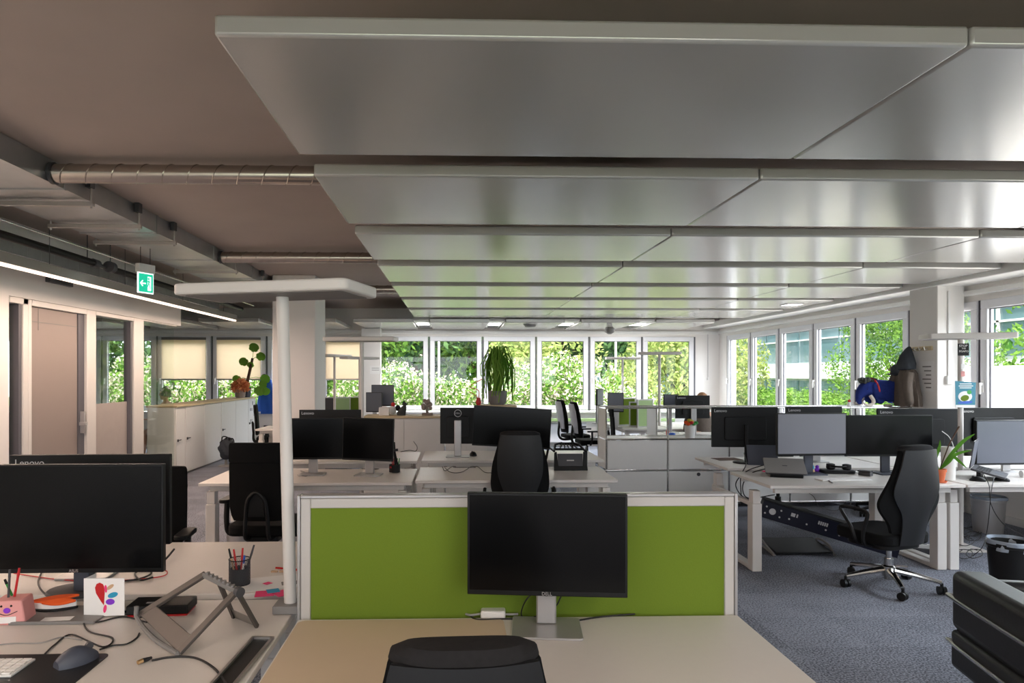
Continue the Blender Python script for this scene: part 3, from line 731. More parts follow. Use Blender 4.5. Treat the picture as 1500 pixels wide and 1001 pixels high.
def task_chair(label, loc, rz, headband=True, group='black task chairs', w_=.235, top=1.13):
    t = thing('task_chair', label, 'chair', loc, rz, group)
    star_base(t, 'black', .2)
    obj('seat', MB().plate(rrect(0, .06, .50, .48, .09), .44, .52), 'fabric', t, .02, seg=3)
    obj('mechanism', MB().plate(rrect(0, .0, .24, .30, .05), .385, .438), 'black', t, .01)
    lean = lambda z: -.06 * (z - .5)
    prof = [(.56, w_ * .86), (.60, w_ * .95), (.66, w_), (.80, w_), (.95, w_ * .99), (top - .145, w_ * .985)]
    obj('backrest', back_surface(prof, -.20, lean, .03, .055), 'fabric', t, 0)
    obj('headrest', back_surface([(top - .142, w_ * .97), (top - .13, w_ * .99), (top - .02, w_ * .97), (top - .004, w_ * .94), (top, w_ * .90)], -.207, lean, .03, .06), 'fabric', t)
    loop = smooth([(-.085, -.04, .42), (-.085, -.22, .44), (-.078, -.238, .60), (-.06, -.248, .72), (0, -.252, .775), (.06, -.248, .72), (.078, -.238, .60), (.085, -.22, .44), (.085, -.04, .42)], 5)
    obj('back_bracket', MB().tube(loop, .015, 8).prism([(-.06, .6), (.06, .6), (.05, .72), (0, .76), (-.05, .72)], -.246, -.228), 'black', t)
    for sgn in (-1, 1):
        a = obj('armrest', MB().tube(smooth([(sgn * .20, .0, .42), (sgn * .285, .0, .43), (sgn * .30, -.01, .52), (sgn * .30, .0, .66)], 5), [.020] * 16, 8), 'black', t)
        obj('arm_pad', MB().plate(rrect(sgn * .30, .04, .08, .25, .035), .665, .692), 'black', a, .006)
    return t
tc = task_chair('black task chair with a headrest band at the left desk with two monitors', (-1.415, 5.2, 0), R(-2), w_=.215)
task_chair('black task chair half hidden behind the left foreground monitors', (-1.90, 4.12, 0), R(186), w_=.25, top=1.05)
task_chair('far black task chair left of the tall white column', (-3.32, 12.25, 0), R(-78), top=1.08)
for x, y, rz, lab in ((2.20, 12.65, -80, 'far black chair with pale shell, left one of the pair by the window'), (2.28, 11.65, -84, 'far black chair with pale shell, right one of the pair by the window')):
    t = thing('mesh_chair', lab, 'chair', (x, y, 0), R(rz), 'pair of pale-shelled chairs by the far window')
    star_base(t, 'black', .1)
    obj('seat', MB().plate(rrect(0, .06, .48, .46, .09), .44, .51), 'fabric', t, .02)
    obj('backrest', back_surface([(.55, .17), (.65, .2), (.8, .22), (.95, .215), (1.08, .20), (1.15, .17)], -.19, lambda z: -.16 * (z - .5), .05, .06), 'fabric', t)
    obj('back_shell', back_surface([(.62, .15), (.8, .18), (1.0, .18), (1.12, .15)], -.222, lambda z: -.16 * (z - .5), .05, .02), 'silver', t)
    obj('back_arm', MB().tube(smooth([(0, -.0, .42), (0, -.2, .42), (0, -.27, .52), (0, -.25, .75)], 5), .022, 8), 'black', t)
    for sgn in (-1, 1): obj('armrest', MB().tube(smooth([(sgn * .2, 0, .43), (sgn * .28, 0, .5), (sgn * .28, 0, .65)], 4), .018, 8).plate(rrect(sgn * .28, .04, .07, .24, .03), .65, .675), 'black', t)
t = task_chair('dark chair tucked behind the right bench desk, its base visible below', (3.72, 7.74, 0), R(174), top=.93)
t2 = task_chair('dark chair behind the desk at the right edge', (4.95, 7.72, 0), R(182), top=.98)
t3 = task_chair('dark chair at the far desk seen through the open shelf opening', (2.55, 10.1, 0), R(-100), top=1.14)

# black leather armchair with chrome rails
a = thing('leather_armchair', 'black leather armchair with chrome tube rails at the lower right', 'armchair', (2.50, 3.42, 0), R(-102))
# local: +x runs along the back (towards the camera), +y is the front of the seat
obj('back_cushion', MB().bx(.0, .86, .03, .20, .335, .635), 'leather', a, .04, seg=4)
obj('lower_cushion', MB().bx(.0, .86, .03, .20, .14, .334), 'leather', a, .025, seg=4)
obj('inner_frame', MB().bx(.03, .83, .05, .19, .16, .60), 'black', a)
obj('seat_cushion', MB().bx(.1, .76, .205, .72, .26, .42), 'leather', a, .04, seg=4)
for x0 in (0, .765): obj('arm_cushion', MB().bx(x0, x0 + .095, .205, .74, .17, .60), 'leather', a, .03, seg=3)
for z in (.495, .265):
    obj('chrome_rail', MB().tube(smooth([(-.004, .25, z), (-.008, .06, z), (.01, .030, z), (.43, .024, z), (.85, .030, z), (.872, .06, z), (.868, .25, z)], 6), .0115, 10), 'steel', a)
for x in (-.016, .876):
    for y in (.26, .70): obj('leg', MB().cyl((x, y, 0), (x, y, .60 if y > .5 else .50), .012, n=12), 'steel', a)

# ---------------------------------------------------------------- standing lamps
def lamp(label, base, head_c, rz, L_=.70, D_=.31, z=1.95, t_=.045, tilt=None, off=.0, plate=True):
    t = thing('standing_lamp', label, 'floor lamp', (base[0], base[1], base[2] if len(base) > 2 else 0), 0, 'white standing office lamps')
    b0 = base[2] if len(base) > 2 else 0
    hx, hy = head_c[0] - base[0], head_c[1] - base[1]
    px, py = tilt if tilt else (0, 0)
    h = z - b0
    if plate: obj('base_plate', MB().plate(rrect(0, 0, .30, .34, .03), 0, .012), 'deskedge', t, .003)
    else: obj('desk_clamp', MB().bx(-.055, .06, -.05, .05, .0, .03), 'grey', t, .003)
    obj('pole', MB().cyl((0, 0, .012), (px, py, h + .001), .023, n=24), 'deskedge', t)
    hd = obj('lamp_head', MB().plate([tuple(Matrix.Rotation(rz, 2) @ Vector(p) + Vector((hx, hy))) for p in rrect(0, 0, L_, D_, .03)], h, h + t_), 'deskedge', t, .008, seg=3)
    obj('diffuser', MB().plate([tuple(Matrix.Rotation(rz, 2) @ Vector(p) + Vector((hx, hy))) for p in rrect(0, 0, L_ - .06, D_ - .06, .02)], h - .002, h - .0003), 'grey', hd)
    return t
lamp('nearest white standing lamp with a leaning pole, left of the green screen', (-.615, 2.585, .742), (-.675, 2.63), R(-15), .70, .31, 1.925, .042, (-.040, .04), plate=False)
p = atY(530, 548, 7.56)
lamp('white standing lamp behind the back-turned dark monitor left of centre', (p.x, 7.56), (p.x, 7.5), R(-6), .78, .30, 1.985)
lamp('white standing lamp at the right carrying a black sticker and a blue poster', (4.735, 6.25), (4.77, 6.22), R(-20), .70, .34, 1.955, .05)
for px, Y, z, rz, lab in ((490, 12.9, 1.95, R(60), 'far lamp left one of the pair between column and near lamp pole'), (527, 12.6, 1.90, R(40), 'far lamp right one of the pair between column and near lamp pole'), (912, 14.0, 1.93, R(-8), 'far pale lamp before the window second from the right corner'), (966, 11.6, 1.96, R(-12), 'far pale lamp before the window nearest the right corner')):
    p = atY(px, 548, Y)
    lamp(lab, (p.x, Y), (p.x, Y), rz, .70, .30, z)

# ---------------------------------------------------------------- cabinets and shelves
cabg = 'white cabinets along the left'
CXF, CT = -4.35, 1.10
ys = [atX(258, 548, CXF).y, atX(272, 548, CXF).y, atX(324.5, 548, CXF).y, atX(364, 548, CXF).y, 15.1]
def cabinet(y0, y1, nd, lab, face='white'):
    c_ = thing('cabinet', lab, 'cabinet', (CXF, y0, 0), 0, cabg)
    Lc = y1 - y0
    obj('body', MB().bx(-.45, -.02, .004, Lc - .004, .03, CT), 'white', c_, .003)
    obj('plinth', MB().bx(-.43, -.04, .01, Lc - .01, 0, .03), 'grey', c_)
    for k in range(nd):
        dd = obj('door', MB().bx(-.0195, 0, .012 + k * (Lc - .02) / nd, .004 + (k + 1) * (Lc - .02) / nd, .04, CT - .01), face, c_, .003)
        if k == 0: obj('handle', MB().bx(0.0, .02, .04, .06, .56, .60).bx(.012, .022, .04, .16, .575, .59), 'darkgrey', dd, .002)
    return c_
cabinet(ys[0], ys[1], 1, 'narrow white cabinet at the glass partition end of the cabinet run')
cabinet(ys[1], ys[2], 2, 'white two-door cabinet next to the glass partition')
cabinet(ys[2], ys[3], 2, 'white two-door cabinet behind the black bag')
cw = cabinet(ys[3], ys[4], 1, 'white cabinet with notes on its door at the far end below the climbing houseplant')
for k in range(9): obj('magnet_note', MB().bx(.0005, .003, .12 + .05 * (k % 6), .16 + .05 * (k % 6), .6 + .12 * (k % 4), .66 + .12 * (k % 4) + .02 * (k % 2)), ('darkgrey', 'paper', 'grey')[k % 3], cw)
tag(obj('worktop', MB().bx(CXF - .47, CXF + .015, ys[0] + .0, ys[4], CT + .001, CT + .03), 'wood', None, .003), 'pale wooden top running along the left cabinets', 'worktop')
# modular steel shelf in the middle
SY0, SY1, SX = 8.25, 8.70, [atY(888, 548, 8.25).x + .755 * k for k in range(6)]
sf = thing('modular_shelf', 'long white modular shelf with chrome tubes, its top row open', 'shelf', (SX[0], SY0, 0))
LZ = [.06, .455, .835, 1.215]
for z in LZ:
    for y in (0, .45): obj('tube_rail', MB().cyl((0, y, z), (.755 * 5, y, z), .0105, n=10), 'steel', sf)
for k in range(6):
    for y in (0, .45): obj('upright', MB().cyl((.755 * k, y, 0), (.755 * k, y, 1.215), .0105, n=10).ball((.755 * k, y, 1.215), .0135, 10, 6).ball((.755 * k, y, .835), .0135, 10, 6).ball((.755 * k, y, .455), .0135, 10, 6), 'steel', sf)
for k in range(5):
    for j in range(2):
        fr = obj('front_panel', MB().bx(.755 * k + .014, .755 * k + .741, -.006, .004, LZ[j] + .014, LZ[j + 1] - .014), 'white', sf, .003)
        if j == 0 and k == 1: obj('lock', MB().cyl((.755 * k + .377, -.012, LZ[1] - .05), (.755 * k + .377, -.006, LZ[1] - .05), .022), 'darkgrey', fr)
    obj('shelf_board', MB().bx(.755 * k + .014, .755 * k + .741, .012, .438, .826, .838), 'white', sf)
    if k in (0,): obj('inner_panel', MB().bx(.755 - .13, .741, .44, .446, .85, 1.2), 'white', sf)
    obj('bottom_board', MB().bx(.755 * k + .014, .755 * k + .741, .012, .438, .055, .065), 'white', sf)
    if k >= 2: obj('top_board', MB().bx(.755 * k + .014, .755 * k + .741, .012, .438, 1.206, 1.218), 'white', sf)
obj('side_panel', MB().bx(-.005, .005, .014, .436, .47, .82), 'white', sf); obj('side_panel', MB().bx(-.005, .005, .014, .436, .075, .44), 'white', sf); obj('side_panel', MB().bx(-.005, .005, .014, .436, .85, 1.2), 'white', sf)
obj('side_panel', MB().bx(3.77, 3.78, .014, .436, .075, 1.2), 'white', sf)
# low white sideboards behind the middle desks
for k, (x0, x1, y0, z, lab) in enumerate(((-1.16, -.12, 8.75, 1.09, 'low white sideboard behind the middle desks with small figures on top, left one'), (-.115, .42, 8.75, 1.09, 'low white sideboard behind the curved monitor, right one'))):
    c_ = thing('sideboard', lab, 'sideboard', (x0, y0, 0), 0, 'low white sideboards behind the middle desks')
    obj('body', MB().bx(.004, x1 - x0 - .004, 0.02, .42, .0, z - .03), 'white', c_, .003)
    obj('door', MB().bx(.01, (x1 - x0) / 2 - .003, 0, .019, .05, z - .035), 'white', c_, .002); obj('door', MB().bx((x1 - x0) / 2 + .003, x1 - x0 - .01, 0, .019, .05, z - .035), 'white', c_, .002)
    obj('top_board', MB().bx(0, x1 - x0, -.01, .43, z - .029, z), 'wood', c_, .003)
p0, p1 = atY(699, 594, 9.4), atY(757, 594, 9.4)
c_ = thing('plant_stand', 'pale wood-topped stand under the big trailing houseplant', 'plant stand', ((p0.x + p1.x) / 2, 9.6, 0))
wd = (p1.x - p0.x) / 2; ZP = p0.z
obj('body', MB().bx(-wd + .01, wd - .01, -.18, .2, 0, ZP - .03), 'white', c_); obj('top_board', MB().bx(-wd, wd, -.2, .22, ZP - .029, ZP), 'wood', c_, .003)
# radiators below the far windows
for k, x in enumerate((2.45, .95, 3.7)):
    rd = thing('radiator', 'flat white radiator below the far windows, ' + ('behind the left pale-shelled chair', 'behind the curved monitor', 'behind the far desks')[k], 'radiator', (x, YB - .16, 0), 0, 'radiators below the far windows')
    obj('panel', MB().bx(-.5, .5, -.03, .03, .10, .52), 'frame', rd, .01); obj('top_grille', MB().bx(-.5, .5, -.055, .055, .521, .54), 'silver', rd); obj('valve', MB().cyl((-.53, 0, .15), (-.53, 0, .24), .02), 'white', rd)
    obj('foot', MB().bx(-.4, -.36, -.03, .03, 0, .1).bx(.36, .4, -.03, .03, 0, .1), 'white', rd)
tag(obj('low_ledge', MB().bx(.5, 4.9, YB - .35, YB - .23, .58, .64).bx(.5, .56, YB - .33, YB - .25, 0, .58).bx(4.84, 4.9, YB - .33, YB - .25, 0, .58), 'palegreen', None, .004), 'low ledge below the far windows, painted with a pale green reflection', 'ledge')  # green reflection put into the ledge colour
# ---------------------------------------------------------------- monitors
def monitor(label, px0, px1, yt, yb, Y, rz=0, z=DZ, back=False, scr='screen', stand='plain', logo=None, logo_at='front', roll=0, curve=0, foot=True, group='computer monitors'):
    a, b = atY(px0, yt, Y), atY(px1, yb, Y)
    W = (b.x - a.x) / math.cos(rz); Ht = a.z - b.z
    t = thing('monitor', label, 'monitor', ((a.x + b.x) / 2, Y, z), rz + (PI if back else 0), group)
    zc = (a.z + b.z) / 2 - z; w2, h2 = W / 2, Ht / 2
    rm = T(0, 0, zc, 0, roll, 0)
    dm = 'black'
    if curve:
        nx = 14
        def arc(i, yo): s_ = -1 + 2 * i / nx; return (s_ * w2, yo - curve * s_ * s_ )
        rings = [[(*arc(i, 0), zz) for zz in (-h2, h2)] + [(*arc(i, .03), zz) for zz in (h2, -h2)] for i in range(nx + 1)]
        obj('casing', MB().loft(rings, True, True, rm), 'bezel', t)
        rings = [[(arc(i, 0)[0] * .985, arc(i, 0)[1] - .003, zz) for zz in (-h2 + .016, h2 - .008)] + [(arc(i, 0)[0] * .985, arc(i, 0)[1] + .0, zz) for zz in (h2 - .008, -h2 + .016)] for i in range(nx + 1)]
        obj('screen', MB().loft(rings, True, True, rm), scr, t)
    else:
        obj('casing', MB().bx(-w2, w2, -.006, .022, -h2, h2, rm), 'bezel' if not back else dm, t, .003)
        obj('screen', MB().bx(-w2 + .008, w2 - .008, -.0085, -.0062, -h2 + .018, h2 - .008, rm), scr, t)
    obj('rear_housing', MB().prism(rrect(0, -.01, W * .62, Ht * .58, .02), .0225, .045, rm), dm, t, .004)
    if stand:
        m_ = {'silver': 'silver', 'black': 'black', 'plain': 'darkgrey', 'oval': 'darkgrey', 'round': 'black', 'twin': 'silver'}[stand]
        if stand == 'silver':
            obj('neck', MB().bx(-.035, .035, .0455, .085, .008, zc + .06), 'silver', t, .006)
            obj('stand_foot', MB().plate(rrect(0, .02, .24, .20, .012), 0, .008), 'silver', t, .002)
            obj('cable_hole', MB().cyl((0, .040, zc - h2 + .005), (0, .0454, zc - h2 + .005), .02), 'darkgrey', t)
        elif stand == 'oval':
            obj('neck', MB().bx(-.032, .032, .0455, .095, .012, zc + .03), 'slate', t, .006)
            obj('stand_foot', MB().lathe([(.115, 0), (.118, .004), (.11, .012), (.03, .016)], (-.03, .10, 0), 32, Matrix.Diagonal((1.05, .85, 1, 1))), 'darkgrey', t)
        elif stand == 'round':
            obj('neck', MB().bx(-.016, .016, .0455, .07, .01, zc + .03), 'black', t, .004)
            obj('stand_foot', MB().lathe([(.12, 0), (.122, .005), (.115, .010), (.03, .013)], (0, .04, 0), 32), 'black', t)
        else:
            obj('neck', MB().bx(-.04, .04, .0455, .07, .01, zc + .02), 'slate' if stand == 'plain' else 'silver', t, .005)
            obj('stand_foot', MB().plate(rrect(0, .02, .22, .19, .012), 0, .010), 'slate' if stand == 'plain' else 'silver', t, .002)
    if logo:
        if logo_at == 'front': words('logo', logo, .016, 'silver', t, (0, -.0092, zc - h2 + .009))
        elif logo_at == 'ring':
            q = MB()
            q.tube([(.035 * math.cos(2 * PI * k / 32), .0475, .035 * math.sin(2 * PI * k / 32) + zc + h2 - .055) for k in range(33)], .0035, 6)
            obj('logo_ring', q, 'silver', t); words('logo', logo, .022, 'silver', t, (0, .0485, zc + h2 - .055), (PI / 2, 0, PI))
        else: words('logo', logo, .042, 'silver', t, (w2 - .085, .0232, zc + h2 - .035), (PI / 2, 0, PI))
    return t
monitor('dark monitor on a silver stand before the green screen in the foreground', 685, 916, 723.5, 872, 2.35, R(-6), logo='DELL', stand='silver')
monitor('large black monitor at the left edge in the foreground', -22, 240, 681, 838, 2.75, R(0), stand='oval', logo='ASUS')
monitor('wide black monitor seen from behind, right behind the large left foreground monitor', 21, 250, 666, 797, 3.10, R(2), back=True, logo='Lenovo', logo_at='back', stand='black')
monitor('left one of the two dark monitors behind the leaning lamp pole', 411, 503, 613, 673, 6.05, R(2), stand='twin')
monitor('right one of the two dark monitors, turned inward, beside the black pen holder', 501, 577, 613, 675, 6.0, R(-9), stand='twin', roll=R(1.5))
monitor('dark back-turned monitor, only its top showing above the two dark monitors', 439, 529, 600.5, 660, 7.0, 0, .78, True, logo='Lenovo', logo_at='back', stand='black')
monitor('back-turned dark monitor with round emblem and silver stand beside the curved one', 645, 697, 597.5, 650, 7.0, R(-3), .785, True, logo='DELL', logo_at='ring', stand='silver')
monitor('large dark curved monitor behind the middle swivel chair', 693, 806, 597, 655.5, 6.25, R(-5), curve=.02, roll=R(3), scr='screen', stand='plain')
monitor('back-turned dark monitor with a round foot at the left end of the right desks', 1043, 1137, 597, 655, 6.75, R(-4), .745, True, logo='Lenovo', logo_at='back', stand='round')
monitor('monitor with a pale grey reflection painted on its screen, on the right bench desk, left of the black one', 1137, 1241, 605.5, 667.5, 5.95, R(2), scr='lightscreen', stand='plain')
monitor('wide black monitor on the right bench desk behind the right swivel chair', 1239, 1365, 608.5, 668.5, 5.95, R(-1), stand='plain')
monitor('dark monitor seen from behind, just its top above the pale grey monitor', 1150, 1232, 596, 655, 6.8, 0, .745, True, logo='Lenovo', logo_at='back', stand='black')
monitor('wide dark monitor seen from behind below the blue plush elephant', 1286, 1400, 599, 662, 6.7, R(-3), .745, True, logo='Lenovo', logo_at='back', stand='black')
monitor('slate grey monitor seen from behind, behind the standing lamp pole at the right', 1403, 1499, 597.5, 658, 6.75, R(0), .745, True, logo='Lenovo', logo_at='back', stand='black')
monitor('large slate grey monitor at the right edge behind the open laptop', 1427, 1535, 616, 681, 5.98, R(3), scr='greyscreen', stand='black')
# far ones
monitor('far grey monitor, front one of the two by the window pier', 536, 560, 575, 604, 11.6, R(-8), DZ, scr='greyscreen', stand='black')
monitor('far grey monitor, rear one of the two by the window pier', 544, 577, 564, 595, 12.0, R(-5), DZ, scr='greyscreen', stand='black')
monitor('far monitor seen edge-on above the left end of the open shelf', 872, 886, 570, 594, 12.2, R(60), DZ, scr='greyscreen', stand='black')
monitor('far grey monitor left of the green screens above the open shelf', 890.5, 913, 575.5, 604, 11.2, R(-12), DZ, scr='greyscreen', stand='black')
monitor('far grey monitor right of the green screens, left of the black one', 972, 993, 578, 597, 10.2, R(4), DZ, scr='greyscreen', stand='black')
monitor('far black monitor seen from behind, hiding a seated person', 989, 1039, 579.5, 613, 9.9, R(0), DZ, True, stand='black', logo='Lenovo', logo_at='back')
for px, Y, w_, h_, m_, lab, rz in ((918, 11.7, .36, .48, 'green', 'far green screen next to the grey monitor above the open shelf', R(20)), (933, 11.45, .26, .42, 'green', 'far narrow green screen, middle one above the open shelf', R(-10)), (945, 11.3, .34, .47, 'palegreen', 'far pale green screen, right one above the open shelf', R(25))):
    p = atY(px, 548, Y); palescreen(p.x, Y, rz, w_, h_, m_, lab)
for px, Y, w_, m_, lab in ((487, 13.4, .36, 'darkgrey', 'far dark screen seen left of the lamp pole by the column'), (502, 13.3, .30, 'palegreen', 'far pale green screen by the column, middle one'), (516, 13.5, .32, 'green', 'far green screen just left of the second standing lamp pole')):
    p = atY(px, 548, Y); palescreen(p.x, Y, R(12), w_, .44, m_, lab)

# ---------------------------------------------------------------- cables
ncab = [0]
def cable(label, pts, r=.0028, m='cable', group=None):
    return tag(obj('cable', MB().tube(smooth(pts, 7), r, 7), m), label, 'cable', group)
def onz(z, pix, lift=.004): return [tuple(atZ(x, y, z) + Vector((0, 0, lift if not isinstance(lift, (list, tuple)) else 0))) for x, y in pix]
D3 = DZ + .0035
cable('long black cable looping over the left desk from behind the card to the mouse mat', onz(D3, [(196, 900), (160, 893), (125, 905), (130, 925), (165, 935), (150, 948), (105, 930), (80, 945), (66, 958)], 0))
cable('black cable curling between the card and the laptop stand', onz(D3, [(215, 912), (180, 904), (140, 912), (120, 905), (128, 896), (170, 893), (212, 905)], 0))
cable('thin dark cable from the mouse to the laptop stand', onz(D3, [(146, 952), (165, 946), (185, 944), (200, 935), (204, 928)], 0))
cable('thin white cable lying across the near left desk', onz(D3, [(-10, 946), (20, 943), (60, 942), (90, 934), (120, 938)], 0), .0022, 'greycable')
hc = thing('cable', 'black cable with a flat brass-tipped plug in front of the laptop stand', 'cable', tuple(atZ(200, 975, DZ)))
o0 = atZ(200, 975, DZ)
obj('cord', MB().tube(smooth([tuple(atZ(x, y, D3) - o0) for x, y in ((222, 968), (250, 963), (285, 964), (312, 978), (330, 1000), (340, 1020))], 7), .0035, 8), 'cable', hc)
pa_, pb_ = atZ(222, 967, DZ) - o0, atZ(194, 978, DZ) - o0
pd = (pb_ - pa_).normalized()
obj('plug', MB().tube([pa_ + Vector((0, 0, .007)), pa_ + pd * .012 + Vector((0, 0, .007)), pa_ + pd * .03 + Vector((0, 0, .008))], [.004, .006, .0075], 8), 'cable', hc)
obj('plug_tip', MB().tube([pa_ + pd * .03 + Vector((0, 0, .008)), pa_ + pd * .046 + Vector((0, 0, .008))], [.0072, .0065], 6), 'copper', hc)
cable('red cable behind the left foreground monitor', [tuple(atZ(x, y, DZ + .004)) for x, y in ((20, 840), (60, 846), (95, 850), (150, 852), (230, 846), (245, 838), (228, 832))], .0025, 'red')
cable('thick black cable hanging behind the left foreground monitor foot', onz(D3, [(62, 835), (56, 855), (68, 872), (88, 876), (112, 868), (128, 858)], 0), .0035)
cable('black coiled cable by the right foot of the left foreground monitor', [tuple(atZ(x, y, DZ + .004 + .0008 * i)) for i, (x, y) in enumerate(((150, 858), (180, 852), (205, 848), (222, 840), (212, 834), (198, 840), (206, 850), (224, 846)))], .004)
pm = atZ(255, 803, DZ)
cable('black power cord bending up from the desk behind the left monitors', [tuple(atZ(232, 828, D3)), tuple(atZ(244, 818, D3 + .012)), tuple(atZ(255, 805, D3 + .03))], .005)
cable('black cable lying behind the foreground monitor on the silver stand', onz(D3, [(688, 902), (700, 908), (740, 907), (790, 908), (830, 911), (880, 904), (930, 900)], 0), .0032)
cable('black cable hanging from the foreground monitor to the desk', [tuple(atY(778, 871, 2.42)), tuple(atY(768, 884, 2.43)), tuple(atZ(764, 902, D3)), tuple(atZ(780, 905, D3)), tuple(atY(812, 890, 2.43)), tuple(atY(822, 874, 2.42))], .0026)
for k, pts in enumerate((((655, 670), (651, 682), (660, 692), (676, 692), (690, 683), (696, 676)), ((668, 671), (662, 684), (652, 690), (648, 680)), ((694, 674), (700, 684), (710, 692), (720, 693)), ((697, 674), (690, 668), (664, 670)))):
    cable('thin black cable coiled on the middle desk, ' + ('big loop', 'small inner loop', 'end reaching the swivel chair', 'flat run below the silver stand')[k], onz(DZ + .004, [(x, max(y, 684) if k != 3 else 684 + (y - 668) * .3) for x, y in pts] if k in (0, 1, 2) else [(x, 685) for x, y in pts], 0), .0028)
cable('black cable on the rear left desk ending in a raised plug', [tuple(atZ(587, 662, .784)), tuple(atZ(600, 660, .784)), tuple(atZ(609, 661, .79)), tuple(atZ(611, 655, .83)), tuple(atZ(606, 647, .86))], .004)
for k, pts in enumerate((((455, 680), (475, 676), (500, 680), (515, 674)), ((530, 676), (545, 672), (555, 682), (548, 688)), ((440, 690), (452, 694), (448, 698), (436, 696)))):
    cable('thin black cable under the two dark monitors, ' + ('left run', 'run by the pen holder', 'small loop by the lamp pole')[k], onz(DZ + .004, [(x, max(y, 687)) for x, y in pts], 0), .0025)
rc = random.Random(5)
for k in range(9):
    x = 1175 + k * 24 if k < 8 else 1270; y = 676 + rc.uniform(0, 10)
    pts = [(x + rc.uniform(-14, 26) * i, y + rc.uniform(-6, 6)) for i in (0, .5, 1, 1.5, 1.2, .8)]
    cable('dark cable in the tangle below the right bench monitors, ' + ('first', 'second', 'third', 'fourth', 'fifth', 'sixth', 'seventh', 'eighth', 'ninth')[k] + ' from the left', onz(DZ + .004, [(a_, min(max(b_, 693), 700)) for a_, b_ in pts], 0), .003)
def hang(lab, pts, r=.0048, m='cable'): cable(lab, [tuple(atY(x, y, Y)) for x, y, Y in pts], r, m, 'cables hanging from the right desks')
hang('black cable looping down off the left edge of the right bench desk, outer loop', [(1124, 680, 6.0), (1095, 690, 6.1), (1078, 708, 6.2), (1086, 726, 6.2), (1105, 735, 6.2)])
hang('black cable looping down off the left edge of the right bench desk, inner loop', [(1126, 686, 5.9), (1100, 694, 6.1), (1088, 712, 6.2), (1096, 730, 6.2), (1135, 725, 6.2)])
hang('black cable hanging straight down behind the left leg of the right bench desk', [(1090, 664, 6.6), (1093, 680, 6.3), (1085, 700, 6.28), (1086, 735, 6.26), (1082, 740, 6.26)])
hang('thin cable sagging under the right bench desk', [(1165, 714, 6.0), (1190, 726, 6.0), (1200, 742, 6.0), (1225, 748, 6.0), (1240, 735, 6.0)], .0025)
hang('black cable dropping from the open laptop towards the black bin', [(1438, 690, 5.4), (1449, 712, 5.33), (1452, 740, 5.33), (1470, 768, 5.4), (1500, 785, 5.6)], .003)
hang('second black cable dropping beside the lamp pole at the right', [(1456, 700, 5.42), (1452, 722, 5.33), (1447, 770, 5.4), (1440, 800, 5.5), (1425, 815, 5.6)], .003)
for k in range(6):
    cx, cy = 1405 + rc.uniform(-8, 26), 790 + rc.uniform(-15, 22)
    pts = [(cx + 16 * math.cos(a_ * 1.3 + k) * (1 - .08 * a_), cy + 7 * math.sin(a_ * 1.3 + k)) for a_ in range(7)]
    cable('black cable in the tangle on the carpet around the right lamp base, ' + ('first', 'second', 'third', 'fourth', 'fifth', 'sixth')[k] + ' loop', onz(.006 + .006 * k + (.012 if k > 2 else 0), pts, 0), .0035)
for k in range(6):
    cx = 905 + 10 * k
    pts = [(cx + rc.uniform(-12, 14), 617 + rc.uniform(-3, 3)) for a_ in range(6)]
    cable('dark cable heap on the far desk seen through the open shelf, strand %s' % ('one', 'two', 'three', 'four', 'five', 'six')[k], onz(DZ + .01 + .012 * k, [(x_, min(y_, 618)) for x_, y_ in pts], 0), .012)

# ---------------------------------------------------------------- things on the near left desk
tag(obj('desk_mat', MB().plate(rrect((atZ(163, 958, DZ).x - 2.2) / 2 + .0, 2.02, abs(-2.2 - atZ(163, 958, DZ).x), .36, .02), 0, .003), 'foot', None, 0, loc=(0, 0, DZ)), 'dark grey desk mat under the keyboard and mouse', 'desk mat')
kb = atZ(20, 975, DZ)
k_ = thing('keyboard', 'white keyboard at the lower left on the dark mat', 'keyboard', (atZ(50, 965, DZ).x - .19, 2.09, DZ + .003), R(0))
obj('case', MB().prism([(-.21, 0), (.21, 0), (.21, .008), (-.21, .008)], -.06, .06), 'white', k_, .003)
ks = MB()
for i in range(15):
    for j in range(5): ks.bx(-.205 + i * .0274, -.205 + i * .0274 + .024, -.055 + j * .0222, -.055 + j * .0222 + .019, .008, .0115)
kk = obj('keys', ks, 'paper', k_, .001)
m_ = thing('mouse', 'grey-blue curved computer mouse on the dark mat at the lower left', 'mouse', (atZ(113, 972, DZ).x, atZ(113, 972, DZ).y, DZ + .003), R(-38))
def mouse_body(L_=.12, W_=.075, H_=.05):
    rings = []
    for k in range(13):
        t = k / 12; y = -L_ / 2 + L_ * t; wv = W_ / 2 * math.sin(PI * min(max(t * .86 + .1, 0.02), .98)) ** .55; hv = H_ * (math.sin(PI * (t * .78 + .13)) ** .9)
        rings.append([(wv * math.cos(PI * j / 10), y, hv * math.sin(PI * j / 10) ** .8 if 0 < j < 10 else 0) for j in range(11)])
    return MB().loft(rings, True, True)
obj('shell', mouse_body(), 'slate', m_); obj('scroll_wheel', MB().cyl((-.006, .035, .040), (.006, .035, .040), .011), 'darkgrey', m_)
